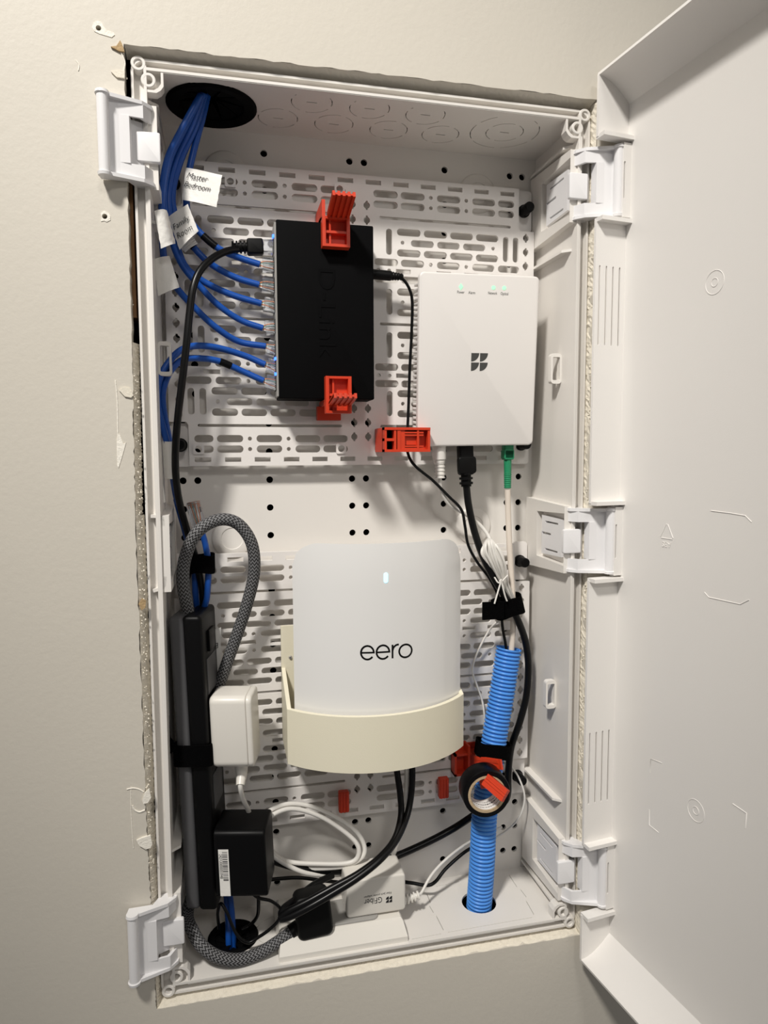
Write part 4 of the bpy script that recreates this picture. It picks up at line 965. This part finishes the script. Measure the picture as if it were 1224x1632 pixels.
for k in (-1, 1):
    put('cord', G().tube([e_ + V((.012, 0, .002 + k * .0007))] + px([(672, 1422, .036), (684, 1400, .042), (699, 1381, .048), (722, 1360, .054), (748, 1342, .060), (775, 1330, .064), (800, 1318, .066)]), .0013, 8, n=60), 'cordw', fa, 60)
simple('thin_lead', 'thin black lead crossing the floor behind the white fibre power adapter', 'cable', [(422, 1403, .040), (450, 1400, .044), (480, 1399, .046), (520, 1404, .050), (560, 1407, .060), (620, 1404, .062), (655, 1407, .056), (680, 1411, .052), (694, 1405, .052), (712, 1383, .056), (745, 1355, .062), (775, 1342, .068)], .0017, 'cordb', seg=8)
# black cables from under the router holder to the outlet
simple('black_cable', 'black cable dropping from the router holder, left of the pair', 'cable', [(628, 1205, .046), (633, 1232, .044), (638, 1268, .040), (639, 1300, .034), (630, 1335, .022), (608, 1364, .012), (572, 1392, .006), (530, 1415, .004), (490, 1437, .003), (462, 1451, .004), (449, 1459, .006), (452, 1448, .012), (470, 1434, .022), (500, 1410, .034), (530, 1395, .046)], .0030, 'cordb', 'black cables from the router')
simple('black_cable', 'black cable dropping from the router holder, right of the pair', 'cable', [(656, 1205, .046), (657, 1235, .044), (655, 1268, .040), (648, 1302, .032), (632, 1338, .020), (607, 1369, .009), (570, 1399, .003), (530, 1424, .001), (492, 1446, .000), (462, 1461, .002), (448, 1464, .006), (458, 1452, .014)], .0031, 'cordb', 'black cables from the router')

# ================================================================== PAPER TAGS
def tagpaper(label, quad, ys, lines=(), bend=.0015, tsize=.006, flip=False):
    C_ = [at(u, v, y) for (u, v), y in zip(quad, ys)]     # tl, tr, br, bl
    n_ = (C_[1] - C_[0]).cross(C_[3] - C_[0]).normalized()
    if n_.y > 0: n_ = -n_
    K = 8; v = []; f = []; rnd = random.Random(int(quad[0][0]))
    for s in (0, 1):
        for i in range(K + 1):
            for j in range(K + 1):
                a = C_[0].lerp(C_[1], i / K); b_ = C_[3].lerp(C_[2], i / K); p = a.lerp(b_, j / K)
                v.append(p + n_ * (bend * math.sin(math.pi * i / K) + .0004 * math.sin(7 * i + 3 * j) - .0003 * s))
    N = (K + 1) ** 2
    for i in range(K):
        for j in range(K):
            a = i * (K + 1) + j; f += [(a, a + 1, a + K + 2, a + K + 1), (N + a, N + a + K + 1, N + a + K + 2, N + a + 1)]
    for i in range(K):
        for a, d in ((i * (K + 1), K + 1), (i * (K + 1) + K, K + 1), (i, 1), (K * (K + 1) + i, 1)): f.append((a, a + d, N + a + d, N + a))
    o = put('paper_tag', G().add(v, f), 'paper', None, 40); tag(o, label, 'label', 'paper tags on the blue cables')
    X = C_[1] - C_[0]; Y = C_[0] - C_[3]
    for tx, fx, fy, sz in lines:
        p = C_[0].lerp(C_[1], fx).lerp(C_[3].lerp(C_[2], fx), fy) + n_ * (bend + .0006)
        F = frame(p, X if not flip else -X, n_.cross(X) if not flip else -n_.cross(X)); F = frame(p, X * (-1 if flip else 1), Y * (-1 if flip else 1))
        put('handwriting', G().text(tx, sz, F, .00006, shear=.25, offset=-.00006), 'ink', o)
    return o
tagpaper('white paper tag handwritten Master Bedroom', [(296, 267), (354, 279), (345, 330), (290, 318)], (.036, .022, .022, .036), bend=.0006, lines=[('Master', .36, .24, .0066), ('Bedroom', .40, .52, .0062)])
tagpaper('white paper tag handwritten Family Room, below the Master Bedroom tag', [(268, 346), (299, 325), (316, 368), (286, 398)], (.034, .026, .026, .034), bend=.0006, lines=[('Family', .45, .40, .0062), ('Room', .46, .70, .0062)])
tagpaper('blank white paper tag left of the Family Room tag', [(246, 336), (266, 335), (280, 388), (257, 396)], (.006, .012, .018, .006), bend=.003)
tagpaper('blank white paper tag, lowest of the upper tags on the blue cables', [(244, 414), (270, 408), (286, 458), (252, 472)], (.024, .026, .028, .026), bend=.004)
tagpaper('small blank paper tag peeking out behind the Family Room tag', [(285, 392), (306, 376), (315, 388), (295, 402)], (.040, .038, .038, .040))
tagpaper('white paper wrap on the looping blue cables at the left wall', [(258, 703), (283, 703), (286, 762), (262, 762)], (.032, .032, .036, .036), bend=.004)
tagpaper('small folded paper tag below the white paper wrap', [(248, 758), (258, 762), (264, 800), (258, 802)], (.030, .030, .034, .034), bend=.001)
tagpaper('white paper tag with upside-down handwriting behind the power strip', [(330, 1006), (352, 1000), (352, 1070), (334, 1078)], (.062, .060, .060, .062), [('Be', .60, .36, .0068), ('G', .55, .60, .0068)], flip=True)

# bent lips at the ends of the middle frame on the left wall
for pts in ([(240, 823), (256, 823), (259, 825), (260, 838)], [(263, 919), (262, 934), (259, 938), (244, 942)]):
    q = [at(u, v, .001) for u, v in pts]
    put('frame_lip', G().prism(stroke([(p.x, p.z, 0) for p in q], .0024), [], -.012, 0, Mf(.001)), 'abs', enc)
